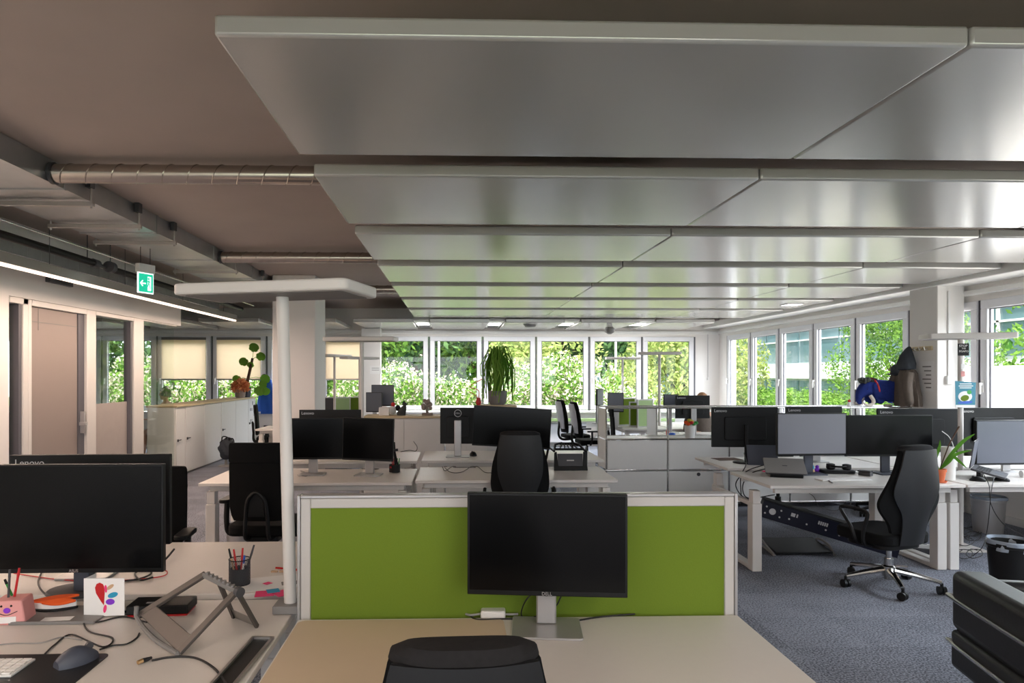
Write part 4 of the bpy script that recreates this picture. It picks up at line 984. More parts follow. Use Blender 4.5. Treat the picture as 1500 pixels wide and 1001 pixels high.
# laptop stand
ls = thing('laptop_stand', 'folding grey aluminium laptop stand, empty, on the near left desk', 'laptop stand', tuple(atZ(270, 945, DZ)))
o0 = atZ(270, 945, DZ)
fl_, fr_ = atZ(205, 920, DZ) - o0, atZ(262, 962, DZ) - o0
fl_.z = .045; fr_.z = .012
tl_, tr_ = atY(300, 842, 2.43) - o0, atY(347, 866, 2.30) - o0
bl_, br_ = atZ(343, 905, DZ) - o0, atZ(377, 919, DZ) - o0
def bar(mb, a, b, wv, th, up):
    a, b = Vector(a), Vector(b); d = (b - a).normalized(); s_ = d.cross(Vector(up)).normalized(); u = s_.cross(d)
    return mb.loft([[p + s_ * wv * i / 2 + u * th * j / 2 for i, j in ((-1, -1), (1, -1), (1, 1), (-1, 1))] for p in (a, b)], True, True)
nrm = (fr_ - fl_).cross(tl_ - fl_).normalized()
for a, b in ((fl_, tl_), (fr_, tr_)): obj('arm', bar(MB(), a, b, .028, .012, nrm), 'gunmetal', ls, .002)
obj('front_plate', MB().loft([[fl_ + nrm * .005, fr_ + nrm * .005, fr_ + (tr_ - fr_) * .24 + nrm * .005, fl_ + (tl_ - fl_) * .24 + nrm * .005], [fl_ - nrm * .004, fr_ - nrm * .004, fr_ + (tr_ - fr_) * .24 - nrm * .004, fl_ + (tl_ - fl_) * .24 - nrm * .004]]), 'gunmetal', ls, .002)
obj('front_lip', MB().tube(smooth([fl_ + Vector((-.012, 0, .03)), fl_ + Vector((-.004, -.01, -.01)), (fl_ + fr_) / 2 + Vector((-.01, -.015, -.012)), fr_ + Vector((0, -.008, 0))], 5), .008, 8), 'grey', ls)
hz = obj('hinge_bar', bar(MB(), tl_, tr_, .022, .016, (0, 0, 1)), 'grey', ls, .003)
teeth = MB()
for k in range(7): teeth.box((0, 0, 0), (.008, .02, .007), Matrix.Translation(tl_ + (tr_ - tl_) * (.1 + .13 * k) + Vector((0, 0, .010))))
obj('ridge', teeth, 'grey', hz)
obj('hinge_knob', MB().cyl(tr_ + (tr_ - tl_).normalized() * .004, tr_ + (tr_ - tl_).normalized() * .022, .017, n=16), 'darkgrey', ls)
obj('rear_leg', bar(MB(), tr_, br_, .018, .010, nrm), 'gunmetal', ls, .002); obj('rear_leg', bar(MB(), tl_ * .55 + tr_ * .45, bl_, .018, .010, nrm), 'gunmetal', ls, .002)
obj('rear_plate', MB().loft([[bl_, br_, br_ * .75 + tr_ * .25, bl_ * .75 + (tl_ * .55 + tr_ * .45) * .25], [q + nrm * .004 for q in (bl_, br_, br_ * .75 + tr_ * .25, bl_ * .75 + (tl_ * .55 + tr_ * .45) * .25)]]), 'alu', ls)
# tray with the small things
YT0, YT1 = atZ(85, 915, DZ).y, atZ(85, 893, DZ).y
tx0, tx1 = atZ(20, 912, DZ).x, atZ(142, 912, DZ).x
tag(obj('desk_tray', MB().bx(tx0, tx1, YT0, YT1 + .02, DZ, DZ + .008).bx(tx0, tx1, YT0 - .006, YT0, DZ, DZ + .012), 'grey', None, .002), 'flat grey tray below the orange pouch', 'tray')
cd = thing('greeting_card', 'white folded card with a red heart and coloured petals drawn on it', 'card', (atZ(148, 908, DZ).x, atZ(148, 905, DZ).y, DZ), R(-6))
cw_, chh = .155, .145
obj('front_leaf', MB().prism([(-cw_ / 2, 0), (cw_ / 2, .01), (cw_ / 2, chh), (-cw_ / 2, chh - .004)], 0, .0012), 'paper', cd, label='white card front with a drawn heart')
obj('rear_leaf', MB().bx(-cw_ / 2, -cw_ / 2 + .0012, .0015, .07, 0, chh - .006), 'paper', cd)
def flat(poly, m_, y=-.0011): obj('drawing', MB().prism(poly, y, y + .0009), m_, cd, sm=0)
def petal(cx, cz, a, l, w_): return [(cx + l * (.5 * math.cos(t)) * math.cos(a) - w_ * .5 * math.sin(t) * math.sin(a), cz + l * .5 * math.cos(t) * math.sin(a) + w_ * .5 * math.sin(t) * math.cos(a)) for t in [2 * PI * k / 20 for k in range(20)]]
flat([(-.0, .045), (-.012, .06), (-.030, .088), (-.034, .108), (-.028, .122), (-.016, .127), (-.004, .122), (.0, .115), (.003, .09)], 'red')
flat(petal(.024, .112, R(35), .032, .013), 'tan'); flat(petal(.034, .083, R(18), .04, .019), 'teal'); flat(petal(.024, .058, R(5), .034, .022), 'purple'); flat(petal(.004, .032, R(80), .03, .012), 'hotpink'); flat(petal(.007, .105, R(95), .028, .010), 'hotpink')
pu = thing('fabric_pouch', 'orange and white folded felt pouch lying on the grey tray', 'pouch', (atZ(75, 898, DZ).x, atZ(75, 896, DZ).y, DZ + .0085), R(8))
def lens(x0, x1, w_, n_=12): return [(x0 + (x1 - x0) * k / n_, w_ * math.sin(PI * (k + .4) / (n_ + .8))) for k in range(n_ + 1)] + [(x0 + (x1 - x0) * k / n_, -w_ * math.sin(PI * (k + .4) / (n_ + .8))) for k in range(n_, -1, -1)]
obj('upper_flap', MB().plate(lens(-.085, .085, .032), .032, .04, T(0, .012, 0, 0, R(-4), R(6))), 'orange', pu, .003); obj('lining', MB().plate(lens(-.08, .08, .028), .008, .030), 'paper', pu, .004); obj('lower_flap', MB().plate(lens(-.085, .085, .034), .0, .0075), 'black', pu, .002)
obj('side_flap', MB().plate(lens(-.03, .085, .018), .036, .045, T(0, -.016, -.004, R(18), 0, R(4))), 'orange', pu, .002)
pg = thing('pencil_holder', 'pink paper pencil holder with a smiling face at the left edge', 'pencil holder', (atZ(12, 914, DZ).x, atZ(12, 910, DZ).y, DZ), R(8))
obj('body', MB().loft([[(x_ * (.06 if z_ == 0 else .047), y_ * .045, z_) for x_, y_ in ((-1, -1), (1, -1), (1, 1), (-1, 1))] for z_ in (0, .085)]), 'pink', pg, .006)
obj('eye', MB().ball((-.018, -.045, .068), .004, 10, 6).ball((.014, -.045, .068), .004, 10, 6), 'black', pg); obj('nose', MB().ball((.0, -.045, .052), (.012, .004, .010), 12, 8), 'purple', pg)
obj('smile', MB().tube(smooth([(-.03, -.0455, .045), (0, -.0465, .036), (.034, -.0455, .048)], 5), .0013, 6), 'black', pg); obj('tag_patch', MB().bx(-.035, .03, -.0475, -.0445, .008, .03), 'paper', pg)
def pen(lab, p, q, m_, cap=None, r=.0042, group='pens in cups'):
    p, q = Vector(p), Vector(q); d = (q - p)
    t = thing('pen', lab, 'pen', tuple(p), 0, group)
    obj('barrel', MB().cyl((0, 0, 0), tuple(d * .72), r, n=10), m_, t); obj('cap', MB().cyl(tuple(d * .721), tuple(d), r * 1.15, r * .9, n=10), cap or m_, t)
    return t
b0 = Vector((pg.location.x, pg.location.y, DZ))
pen('red pen standing in the pink pencil holder', b0 + Vector((.005, 0, .088)), b0 + Vector((.022, .0, .19)), 'red', group='pens in the pink holder')
pen('green capped pen leaning in the pink pencil holder', b0 + Vector((-.01, .01, .088)), b0 + Vector((-.03, .0, .15)), 'greenpen', 'black', group='pens in the pink holder')
pen('dark grey marker standing in the pink pencil holder', b0 + Vector((-.01, -.01, .088)), b0 + Vector((-.012, -.0, .185)), 'darkgrey', group='pens in the pink holder')
dk = thing('docking_box', 'flat black box with a red lower edge behind the laptop stand', 'box', (atZ(231, 902, DZ).x, atZ(231, 897, DZ).y, DZ), R(3))
obj('body', MB().bx(-.11, .11, -.05, .06, .007, .04), 'black', dk, .004); obj('red_edge', MB().bx(-.105, .105, -.048, .055, 0, .0065), 'red', dk); obj('label_strip', MB().bx(-.05, .01, -.02, -.005, .0403, .041), 'silver', dk)
tag(obj('paper_slip', MB().bx(-.05, .05, -.02, .02, 0, .0008), 'paper', None, 0, loc=(atZ(85, 910, DZ).x, YT0 + .03, DZ + .0085), rz=.1), 'small white slip on the grey tray', 'paper')
cpt = thing('cable_port', 'aluminium framed dark cable slot at the right edge of the nearest left desk', 'cable port', (-.655, 2.03, DZ + .0005), R(-3))
obj('slot', MB().bx(-.028, .028, -.30, .27, 0, .003), 'black', cpt); obj('rail', MB().bx(-.037, -.0285, -.30, .28, 0, .010), 'alu', cpt); obj('rail', MB().bx(.0285, .037, -.30, .28, 0, .010), 'alu', cpt); obj('end_cap', MB().bx(-.028, .028, .2705, .28, 0, .010), 'alu', cpt)
# second left desk: pen cup and notes
pc = thing('pen_cup', 'dark mesh pen cup on the second left desk', 'pen cup', tuple(atZ(351, 856, DZ)))
px_ = .043
wires = MB()
for k in range(40):
    a = 2 * PI * k / 40
    for sg in (1, -1): wires.tube([(px_ * math.cos(a + sg * j * .16), px_ * math.sin(a + sg * j * .16), .004 + .102 * j / 7) for j in range(8)], .0007, 3)
obj('wire_mesh', wires, 'darkgrey', pc); obj('rim', MB().tube([(px_ * math.cos(2 * PI * k / 24), px_ * math.sin(2 * PI * k / 24), .107) for k in range(25)], .0022, 6), 'black', pc); obj('bottom', MB().lathe([(px_, 0), (px_, .004)]), 'black', pc); obj('liner', MB().lathe([(px_ - .004, .004), (px_ - .004, .07), (px_ - .006, .07), (px_ - .006, .006)]), 'darkgrey', pc)
pb = atZ(351, 856, DZ)
for k, (dx, dy, ex_, ey, h, m_, cp, lab) in enumerate(((-.02, 0, -.045, .0, .150, 'tan', 'black', 'brown pencil leaning left in the mesh pen cup'), (-.01, .01, -.028, .01, .145, 'red', 'red', 'left red pen in the mesh pen cup'), (.005, .0, .010, .01, .150, 'red', 'red', 'right red pen in the mesh pen cup'), (.015, -.01, .025, -.015, .125, 'paper', 'blue', 'white and blue pen in the mesh pen cup'), (.02, .01, .055, .02, .160, 'darkgrey', 'darkgrey', 'dark pen leaning right in the mesh pen cup'))):
    pen(lab, pb + Vector((dx * .6, dy * .6, .006)), pb + Vector((ex_, ey, h)), m_, cp, group='pens in the mesh cup')
pen('red pen lying on the second left desk behind the lamp pole', atZ(404, 832, DZ + .005), atZ(446, 836, DZ + .005), 'red', 'red', group='loose pens')
for x, y, m_, s_, rz, lab in ((388, 870, 'hotpink', .075, .2, 'hot pink sticky note, left one by the pen cup'), (415, 869, 'hotpink', .075, .7, 'hot pink sticky note, right one by the lamp pole'), (400, 866, 'teal', .05, .4, 'pale blue sticky note lying on the pink ones'), (392, 855, 'hotpink', .03, .9, 'small hot pink slip behind the sticky notes')):
    tag(obj('sticky_note', MB().bx(-s_ / 2, s_ / 2, -s_ / 2, s_ / 2, 0, .001), m_, None, 0, loc=tuple(atZ(x, y, DZ + (.0025 if m_ == 'teal' else .0012))), rz=rz), lab, 'note', 'notes near the lamp pole')
ph = thing('paper_sheet', 'white sheets of paper behind the sticky notes by the lamp pole', 'paper', tuple(atZ(405, 856, DZ)), .3)
obj('sheet', MB().bx(-.15, .15, -.07, .12, 0, .001), 'paper', ph); obj('print', MB().bx(.02, .1, -.03, .02, .0011, .0014), 'grey', ph)
for x, lab in ((376, 'left'), (388, 'right')): tag(obj('eraser', MB().plate(rrect(0, 0, .03, .014, .005), 0, .006), 'tan', None, .001, loc=tuple(atZ(x + 26, 838.5, DZ))), 'tiny brown eraser near the red pen, %s one' % lab, 'eraser')

# ---------------------------------------------------------------- foreground centre
tag(obj('desk_mat', MB().plate(rrect(-.19, 2.06, .735, .82, .03), 0, .003), 'beige', None, 0, loc=(0, 0, DZ)), 'large beige mat covering the left half of the foreground desk', 'desk mat')
ad = thing('power_adapter', 'white power adapter lying before the green screen', 'adapter', tuple(atZ(722, 907.5, DZ)), R(-5))
obj('block', MB().bx(-.045, .045, -.0, .05, 0, .028), 'white', ad, .006); obj('lead', MB().tube(smooth([(.045, .02, .012), (.07, .02, .012), (.09, .03, .01)], 5), .004, 8), 'greycable', ad); obj('lead', MB().tube(smooth([(-.045, .02, .012), (-.08, .012, .009), (-.10, .03, .006)], 5), .004, 8), 'greycable', ad)
# ---------------------------------------------------------------- left middle desks
ph_ = thing('pen_holder', 'black round pen holder beside the right dark monitor', 'pen holder', tuple(atZ(578, 692, DZ)))
obj('cup', MB().lathe([(.045, 0), (.05, .004), (.05, .07), (.044, .07), (.044, .01)]), 'black', ph_); obj('badge', MB().cyl((-.03, -.043, .05), (-.032, -.046, .05), .009), 'red', ph_)
pb = atZ(578, 692, DZ)
for dx, ex_, m_, lab in ((-.015, -.025, 'red', 'red pen in the black pen holder'), (-.005, -.012, 'red', 'second red pen in the black pen holder'), (.015, .025, 'greenpen', 'green pen in the black pen holder'), (.022, .045, 'greenpen', 'second green pen leaning right in the black pen holder')):
    pen(lab, pb + Vector((dx, 0, .012)), pb + Vector((ex_, .01, .125)), m_, group='pens in the black holder')
p = atZ(580, 668, DZ)
sd_ = thing('laptop_stand', 'black folded stand standing up behind the right dark monitor', 'laptop stand', (atY(580, 660, 6.2).x, 6.2, DZ), 0)
obj('frame', MB().tube([(0, 0, .0), (-.02, .02, .27)], .010, 8).tube([(.03, 0, 0), (-.015, .0, .2)], .008, 8), 'black', sd_); obj('knob', MB().cyl((-.02, -.02, .2), (.02, -.02, .205), .012), 'darkgrey', sd_)
ms = thing('mouse', 'black mouse on the rear middle desk beside the silver stand', 'mouse', tuple(atZ(693, 668, .785)), .3); obj('shell', mouse_body(.11, .07, .045), 'black', ms); obj('scroll_wheel', MB().cyl((-.005, .03, .036), (.005, .03, .036), .01), 'darkgrey', ms)
ls2 = thing('laptop_stand', 'black ventilated laptop stand on the right of the middle desk', 'laptop stand', tuple(atZ(836, 690, DZ)))
ls2.scale = (1.12, 1.0, 1.05)
obj('front_frame', MB().prism([(-.14, .0), (.14, .0), (.13, .16), (.11, .17), (.10, .04), (-.10, .04), (-.11, .17), (-.13, .16)], -.015, .0, T(0, 0, 0, R(-18))), 'black', ls2, .004)
obj('cross_plate', MB().prism([(-.10, .041), (.10, .041), (.105, .15), (-.105, .15)], -.01, -.002, T(0, 0, 0, R(-18))), 'darkgrey', ls2); obj('emblem', MB().bx(-.03, .03, -.013, -.0105, .085, .095, T(0, 0, 0, R(-18))), 'silver', ls2)
tp = MB()
for s_ in (-1, 1): tp.tube([(s_ * .13, .05, .165), (s_ * .10, .20, .21), (s_ * .04, .24, .22)], .010, 8).tube([(s_ * .13, .05, .165), (s_ * .16, .18, .19)], .008, 8).tube([(s_ * .16, .18, .19), (s_ * .18, .30, .0)], .010, 8)
tp.tube([(-.06, .22, .215), (.06, .22, .215)], .012, 8).tube([(-.12, .08, .18), (.12, .08, .18)], .010, 8)
for k in range(5): tp.tube([(-.08 + .04 * k, .08, .18), (-.04 + .02 * k, .22, .215)], .006, 6)
obj('top_rack', tp, 'black', ls2)
bn = thing('waste_bin', 'pale grey waste bin under the left desk beside the task chair', 'bin', (atY(354, 700, 5.75).x, 5.75, 0))
obj('bucket', MB().lathe([(.10, 0), (.125, .36), (.132, .365), (.132, .38), (.118, .38), (.095, .01)]), 'silver', bn); obj('liner', MB().lathe([(.117, .35), (.135, .381), (.137, .37), (.136, .34)], caps=False), 'liner', bn)
# ---------------------------------------------------------------- right desks
rs = thing('laptop_riser', 'black folding riser holding the closed laptop on the right bench desk', 'laptop stand', tuple(atZ(1150, 698, DZ)), R(-18))
tilt = R(26)
TP = T(0, -.08, .014, tilt)
obj('tray', MB().bx(-.11, .11, 0, .26, 0, .006, TP), 'darkgrey', rs); obj('front_stop', MB().bx(-.13, .13, -.02, .0, -.012, .02, TP), 'black', rs, .004)
for s_ in (-1, 1): obj('leg', MB().tube([tuple(TP @ Vector((s_ * .10, .24, -.003))), (s_ * .11, .22, .006)], .008, 8).tube([(s_ * .11, .22, .006), (s_ * .11, -.06, .006)], .007, 8), 'darkgrey', rs)
lp = thing('laptop', 'closed grey laptop lying tilted on the riser at the right', 'laptop', tuple(atZ(1150, 698, DZ)), R(-18))
obj('base', MB().plate(rrect(0, .13, .33, .235, .012), .0065, .015, TP), 'darkgrey', lp, .002); obj('lid', MB().plate(rrect(0, .13, .33, .235, .012), .0155, .022, TP), 'grey', lp, .002); obj('emblem', MB().bx(-.02, .02, .12, .132, .0222, .0228, TP), 'darkgrey', lp)
hp = thing('headphones', 'black headphones lying by the round monitor foot at the right', 'headphones', (atZ(1098, 672, .745).x, atZ(1098, 676, .745).y + .03, .745), .4)
def phones(t, s_=1.0):
    obj('headband', MB().tube([(.08 * s_ * math.cos(PI * k / 14), .085 * s_ * math.sin(PI * k / 14), .03) for k in range(15)], .009, 8), 'black', t)
    for sg in (-1, 1): obj('ear_cup', MB().lathe([(.03, 0), (.038, .01), (.036, .045), (.02, .05)], (sg * .08 * s_, 0, 0)), 'black', t)
phones(hp)
ds = thing('docking_station', 'black dock with headphones on it below the pale grey monitor', 'dock', (atZ(1228, 694, DZ).x, atZ(1228, 694, DZ).y + .03, DZ), R(-6))
obj('body', MB().plate(rrect(0, 0, .30, .13, .04), 0, .03), 'black', ds, .006); obj('trim', MB().plate(rrect(0, 0, .28, .11, .035), .0305, .033), 'darkgrey', ds)
hp2 = thing('headphones', 'black headphones resting on the dock below the right bench monitors', 'headphones', (ds.location.x + .02, ds.location.y, DZ + .034), 2.7); phones(hp2, .8)
kb2 = thing('keyboard', 'white keyboard on the right bench desk left of the swivel chair', 'keyboard', (atZ(1244, 706, DZ).x, atZ(1244, 704, DZ).y + .02, DZ), R(3))
obj('case', MB().bx(-.215, .215, -.06, .06, 0, .010), 'white', kb2, .003); obj('keys', ks, 'paper', kb2)
tag(obj('stapler', MB().bx(-.03, .03, -.05, .05, 0, .03).bx(-.025, .025, -.05, .06, .031, .045), 'darkgrey', None, .004, loc=tuple(atZ(1268, 697, DZ)), rz=.6), 'small dark stapler by the white keyboard at the right', 'stapler')
pen('dark pen lying before the white keyboard at the right', atZ(1208, 701, DZ + .005), atZ(1220, 708, DZ + .005), 'darkgrey', 'silver', group='loose pens')
fg_ = thing('figurine', 'tiny mint and brown figure below the pale grey monitor', 'figurine', tuple(atZ(1190, 693, DZ))); obj('body', MB().lathe([(.018, 0), (.02, .02), (.014, .035)]), 'tan', fg_); obj('hat', MB().lathe([(.016, .036), (.014, .06), (.004, .075)]), 'teal', fg_)
fg_ = thing('figurine', 'tiny purple figure below the pale grey monitor', 'figurine', tuple(atZ(1197, 692.5, DZ))); obj('body', MB().ball((0, 0, .022), (.024, .02, .022)), 'purple', fg_); obj('head', MB().ball((0, 0, .052), .015), 'purple', fg_)
tag(obj('notebook', MB().bx(-.09, .09, -.07, .07, 0, .008), 'hotpink', None, .002, loc=tuple(atZ(1136, 692, DZ)), rz=.2), 'pink notebook under the closed laptop riser', 'notebook')
tag(obj('leather_pad', MB().bx(-.13, .13, -.10, .10, 0, .004), 'bark', None, .001, loc=(2.83, 7.0, .745), rz=.1), 'brown flat pad on the far left corner of the right rear desk', 'pad')
tag(obj('tablet', MB().bx(-.14, .14, -.004, .004, 0, .20, T(0, 0, 0.003, R(-20))), 'slate', None, .002, loc=(atY(1118, 664, 6.5).x, 6.5, .745), rz=-.2), 'dark tablet leaning below the monitor with the round foot', 'tablet')
pl_ = thing('potted_plant', 'small plant with long pointed leaves in a terracotta pot at the right', 'plant', tuple(atZ(1376, 706.5, .742)))
obj('pot', MB().lathe([(.034, .008), (.046, .085), (.052, .086), (.052, .108), (.045, .108), (.042, .09)]), 'terracotta', pl_); obj('saucer', MB().lathe([(.048, 0), (.056, .012), (.05, .012), (.045, .005)]), 'terracotta', pl_); obj('soil', MB().lathe([(.043, .09), (.043, .096)]), 'soil', pl_)
def blade(pts, w_, n_=10):
    P = smooth(pts, 5); L_ = MB(); ra = []; rb_ = []
    for i, p in enumerate(P):
        t = i / (len(P) - 1); d = (P[min(i + 1, len(P) - 1)] - P[max(i - 1, 0)]).normalized()
        s_ = d.cross(Vector((.2, 1, .1))).normalized() * w_ * math.sin(PI * (.06 + .92 * t)) ** .8
        n_v = d.cross(s_).normalized() * .0012
        ra.append([p - s_, p + n_v, p + s_, p - n_v])
    return L_.loft(ra, True, True)
o0 = atZ(1376, 706.5, .742)
def rel(pix, Y): return [tuple(atY(x, y, Y) - o0) for x, y in pix]
for pts, w_ in (([(1376, 684), (1395, 664), (1412, 646), (1428, 636)], .016), ([(1377, 684), (1392, 672), (1405, 664), (1423, 660)], .014), ([(1378, 684), (1395, 671), (1405, 676), (1416, 686)], .012), ([(1373, 684), (1370, 676), (1376, 656), (1377, 645)], .012), ([(1372, 684), (1369, 672), (1373, 662), (1374, 655)], .010), ([(1374, 684), (1390, 678), (1398, 668), (1406, 664)], .009)):
    obj('leaf', blade([(0, 0, .096)] + rel(pts[1:], 5.45), w_), 'houseplant', pl_)
obj('dry_stem', MB().tube([(0, 0, .096)] + rel([(1390, 652), (1405, 625)], 5.5), [.004, .005, .006], 6), 'bark', pl_)
cy = thing('cylinder_vase', 'tall plain white cylinder standing right of the terracotta pot', 'vase', (atY(1394, 690, 5.58).x, 5.62, .742)); obj('body', MB().lathe([(.05, 0), (.052, .004), (.052, .275), (.048, .275), (.046, .02)]), 'white', cy); obj('inner_floor', MB().lathe([(.0465, .01), (.0465, .012)]), 'grey', cy)
cable('white cable with a small round tip bending up out of the white cylinder', [tuple(atY(1398, 668, 5.62)), tuple(atY(1396, 652, 5.62)), tuple(atY(1390, 640, 5.62)), tuple(atY(1380, 632, 5.62))], .0035, 'white')
la = thing('laptop', 'open dark laptop standing raised on a cable pile at the right edge', 'laptop', (atY(1449, 690, 5.66).x, 5.66, .742), R(47))
BT = T(0, 0, .05, R(14))
obj('base', MB().plate(rrect(0, 0, .34, .24, .012), 0, .016, BT), 'darkgrey', la, .002)
kk = MB()
for i in range(13):
    for j in range(5): kk.bx(-.145 + i * .0225, -.145 + i * .0225 + .019, .0 + j * .020 - .01, .0 + j * .020 + .007, .0162, .0175, BT)
obj('keys', kk, 'black', la); obj('touchpad', MB().bx(-.05, .05, -.10, -.035, .0162, .0168, BT), 'slate', la)
LT = T(0, .118, .10 - .02, R(8))
obj('lid', MB().bx(-.17, .17, 0, .008, .012, .245, LT), 'darkgrey', la, .002); obj('screen', MB().bx(-.16, .16, -.0015, -.0003, .025, .235, LT), 'greyscreen', la)
obj('riser', MB().bx(-.10, .10, -.08, -.05, .0, .038).bx(-.10, .10, .05, .08, 0, .062), 'black', la)
for x, y, lab in ((1432, 705, 'left one'), (1467, 705, 'right one')):
    q = thing('mouse', 'black mouse before the open laptop at the right edge, ' + lab, 'mouse', tuple(atZ(x, y, .742)), .8); obj('shell', mouse_body(.11, .07, .04), 'black', q); obj('scroll_wheel', MB().cyl((-.005, .03, .032), (.005, .03, .032), .01), 'darkgrey', q)
tag(obj('paper_roll', MB().cyl((atZ(1482, 697, .742).x, 5.72, .742 + .03), (atZ(1482, 697, .742).x + .34, 5.68, .742 + .03), .03, n=20), 'paper'), 'white rolled paper lying at the right edge of the right desk', 'paper roll')
# lamp sticker and poster
lb = Vector((4.735, 6.25, 0))
sk = thing('sticker', 'black sign with white lettering taped to the right lamp pole', 'sign', (atY(1413, 512, 6.2).x, 6.218, 0), R(-8)); z0 = atY(1413, 512, 6.2).z
obj('card', MB().bx(-.048, .05, -.0015, 0, z0 - .058, z0 + .055), 'black', sk)
words('lettering', 'STOP', .030, 'paper', sk, (0, -.0022, z0 + .032)); words('lettering', 'THE', .020, 'paper', sk, (.004, -.0022, z0 + .008)); words('lettering', 'EGAPO', .025, 'paper', sk, (.004, -.0022, z0 - .018))
po = thing('poster', 'blue poster with a green globe picture fixed to the right lamp pole', 'poster', (atY(1416, 578, 6.2).x, 6.215, 0), R(4)); z0 = atY(1416, 578, 6.2).z
obj('sheet', MB().prism([(-.10, -.12), (.095, -.125), (.105, .11), (-.105, .125)], -.002, 0, T(0, 0, z0)), 'poster', po)
def pz(m_, poly, y=-.0035): obj('picture', MB().prism(poly, y, y + .0012, T(0, 0, z0)), m_, po, sm=0)
pz('paper', petal(-.005, -.02, 0, .14, .10)); pz('green', petal(-.01, -.035, .2, .085, .055), -.0048); pz('greenpen', petal(.035, .02, 0, .045, .04), -.0048); pz('blue', petal(-.005, -.075, .05, .15, .025), -.0048); pz('paper', [(-.10, -.119), (.094, -.124), (.095, -.1), (-.10, -.098)])
for k, zz in enumerate((.097, .078, .06)): obj('text_line', MB().bx(-.06 - .01 * (k == 1), .06 + .015 * (k == 1), -.0034, -.0022, z0 + zz - .004, z0 + zz + .004), 'paper', po, sm=0)
for y, m_, lab in ((537, 'paper', 'upper white'), (548, 'tan', 'lower lilac')):
    q = atY(1413, y, 6.2); tag(obj('sticker', MB().bx(-.02, .02, -.001, 0, -.025, .025), m_ if m_ == 'paper' else 'pink', None, 0, loc=(q.x, 6.219, q.z)), '%s small sticker on the right lamp pole above the blue poster' % lab, 'sticker')
# under the right desks
a_, b_ = atY(1116, 745, 6.02), atY(1318, 806, 5.68)
cm = (a_ + b_) / 2; dvec = b_ - a_; Lb = dvec.length
tr_ = thing('cable_tray', 'long dark navy metal box with round ports hanging slanted below the right bench desk', 'cable tray', tuple(cm))
MX = Matrix.LocRotScale(None, dvec.to_track_quat('X', 'Z'), None)
obj('tray_body', MB().bx(-Lb / 2, Lb / 2, -.005, .16, -.075, .075, MX), 'navy', tr_, .004)
obj('top_lip', MB().bx(-Lb / 2, Lb / 2, -.008, .165, .0755, .086, MX), 'black', tr_, .002)
for u in (-.42, .36, .43): obj('port', MB().cyl((u * Lb, -.0085, 0), (u * Lb, -.0055, 0), .028 if u != .43 else .022, mx=MX), 'silver', tr_)
pt = MB()
for u, v in ((-.36, .03), (-.36, -.03), (-.47, .03), (-.47, -.03), (-.29, -.02), (-.16, -.02), (-.02, -.02), (.08, -.03), (.2, .0), (.3, .03)): pt.cyl((u * Lb, -.0075, v), (u * Lb, -.0055, v), .008, n=10, mx=MX)
for u in (-.28, -.27, -.26, -.24, -.08, -.065, -.05, -.035, -.02): pt.bx(u * Lb - .006, u * Lb + .006, -.0075, -.0055, .01, .04, MX)
obj('slots', pt, 'silver', tr_)
fr = thing('footrest', 'black tilted footrest on the carpet under the right bench desk', 'footrest', tuple(atZ(1172, 812, 0)))
obj('platform', MB().bx(-.26, .26, -.0, .36, -.008, .008, T(0, -.08, .03, R(8))), 'black', fr, .006)
for s_ in (-1, 1): obj('bracket', MB().tube(smooth([(s_ * .27, -.08, .01), (s_ * .29, .05, .07), (s_ * .27, .2, .09), (s_ * .25, .26, .02)], 6), .010, 8).tube(smooth([(s_ * .275, -.08, .01), (s_ * .30, .1, .05), (s_ * .27, .26, .012)], 6), .008, 8), 'grey', fr)
for k, (x, y) in enumerate(((1338, 802), (1362, 812))):
    q = thing('power_strip', 'white and grey power strip on the carpet behind the right swivel chair, ' + ('farther one', 'nearer one')[k], 'power strip', tuple(atZ(x, y, 0)), R(-30)); obj('body', MB().bx(-.13, .13, -.03, .03, 0, .04), 'white' if k == 0 else 'darkgrey', q, .006)
    so = MB()
    for j in range(4): so.cyl((-.09 + .06 * j, 0, .0402), (-.09 + .06 * j, 0, .041), .018, n=14)
    obj('sockets', so, 'darkgrey', q)
bb = thing('waste_bin', 'black waste bin with a clear liner behind the leather armchair', 'bin', (3.97, 4.75, 0))
obj('bucket', MB().lathe([(.115, 0), (.145, .40), (.152, .405), (.152, .43), (.14, .43), (.11, .012)]), 'black', bb)
lr = [[((.143 + .012 * math.sin(k * 5.3) * f) * math.cos(2 * PI * k / 36), (.143 + .012 * math.sin(k * 5.3) * f) * math.sin(2 * PI * k / 36), z) for k in range(36)] for z, f in ((.38, -1.2), (.44, -.3), (.452, .3), (.445, .6), (.422, .6))]
lr = [[(x * (1 if i < 1 else 1.08 if i > 2 else 1.02), y * (1 if i < 1 else 1.08 if i > 2 else 1.02), z) for x, y, z in r] for i, r in enumerate(lr)]
obj('liner', MB().loft(lr, True, False), 'liner', bb)
wb_ = thing('waste_bin', 'pale metal waste bin with a clear liner under the desk at the right edge', 'bin', (5.52, 6.9, 0))
obj('bucket', MB().lathe([(.13, 0), (.15, .32), (.156, .325), (.156, .34), (.145, .34), (.12, .012)]), 'silver', wb_); obj('liner', MB().loft([[(x * 1.04, y * 1.04, z - .08) for x, y, z in r] for r in lr[1:]], True, False), 'liner', wb_)
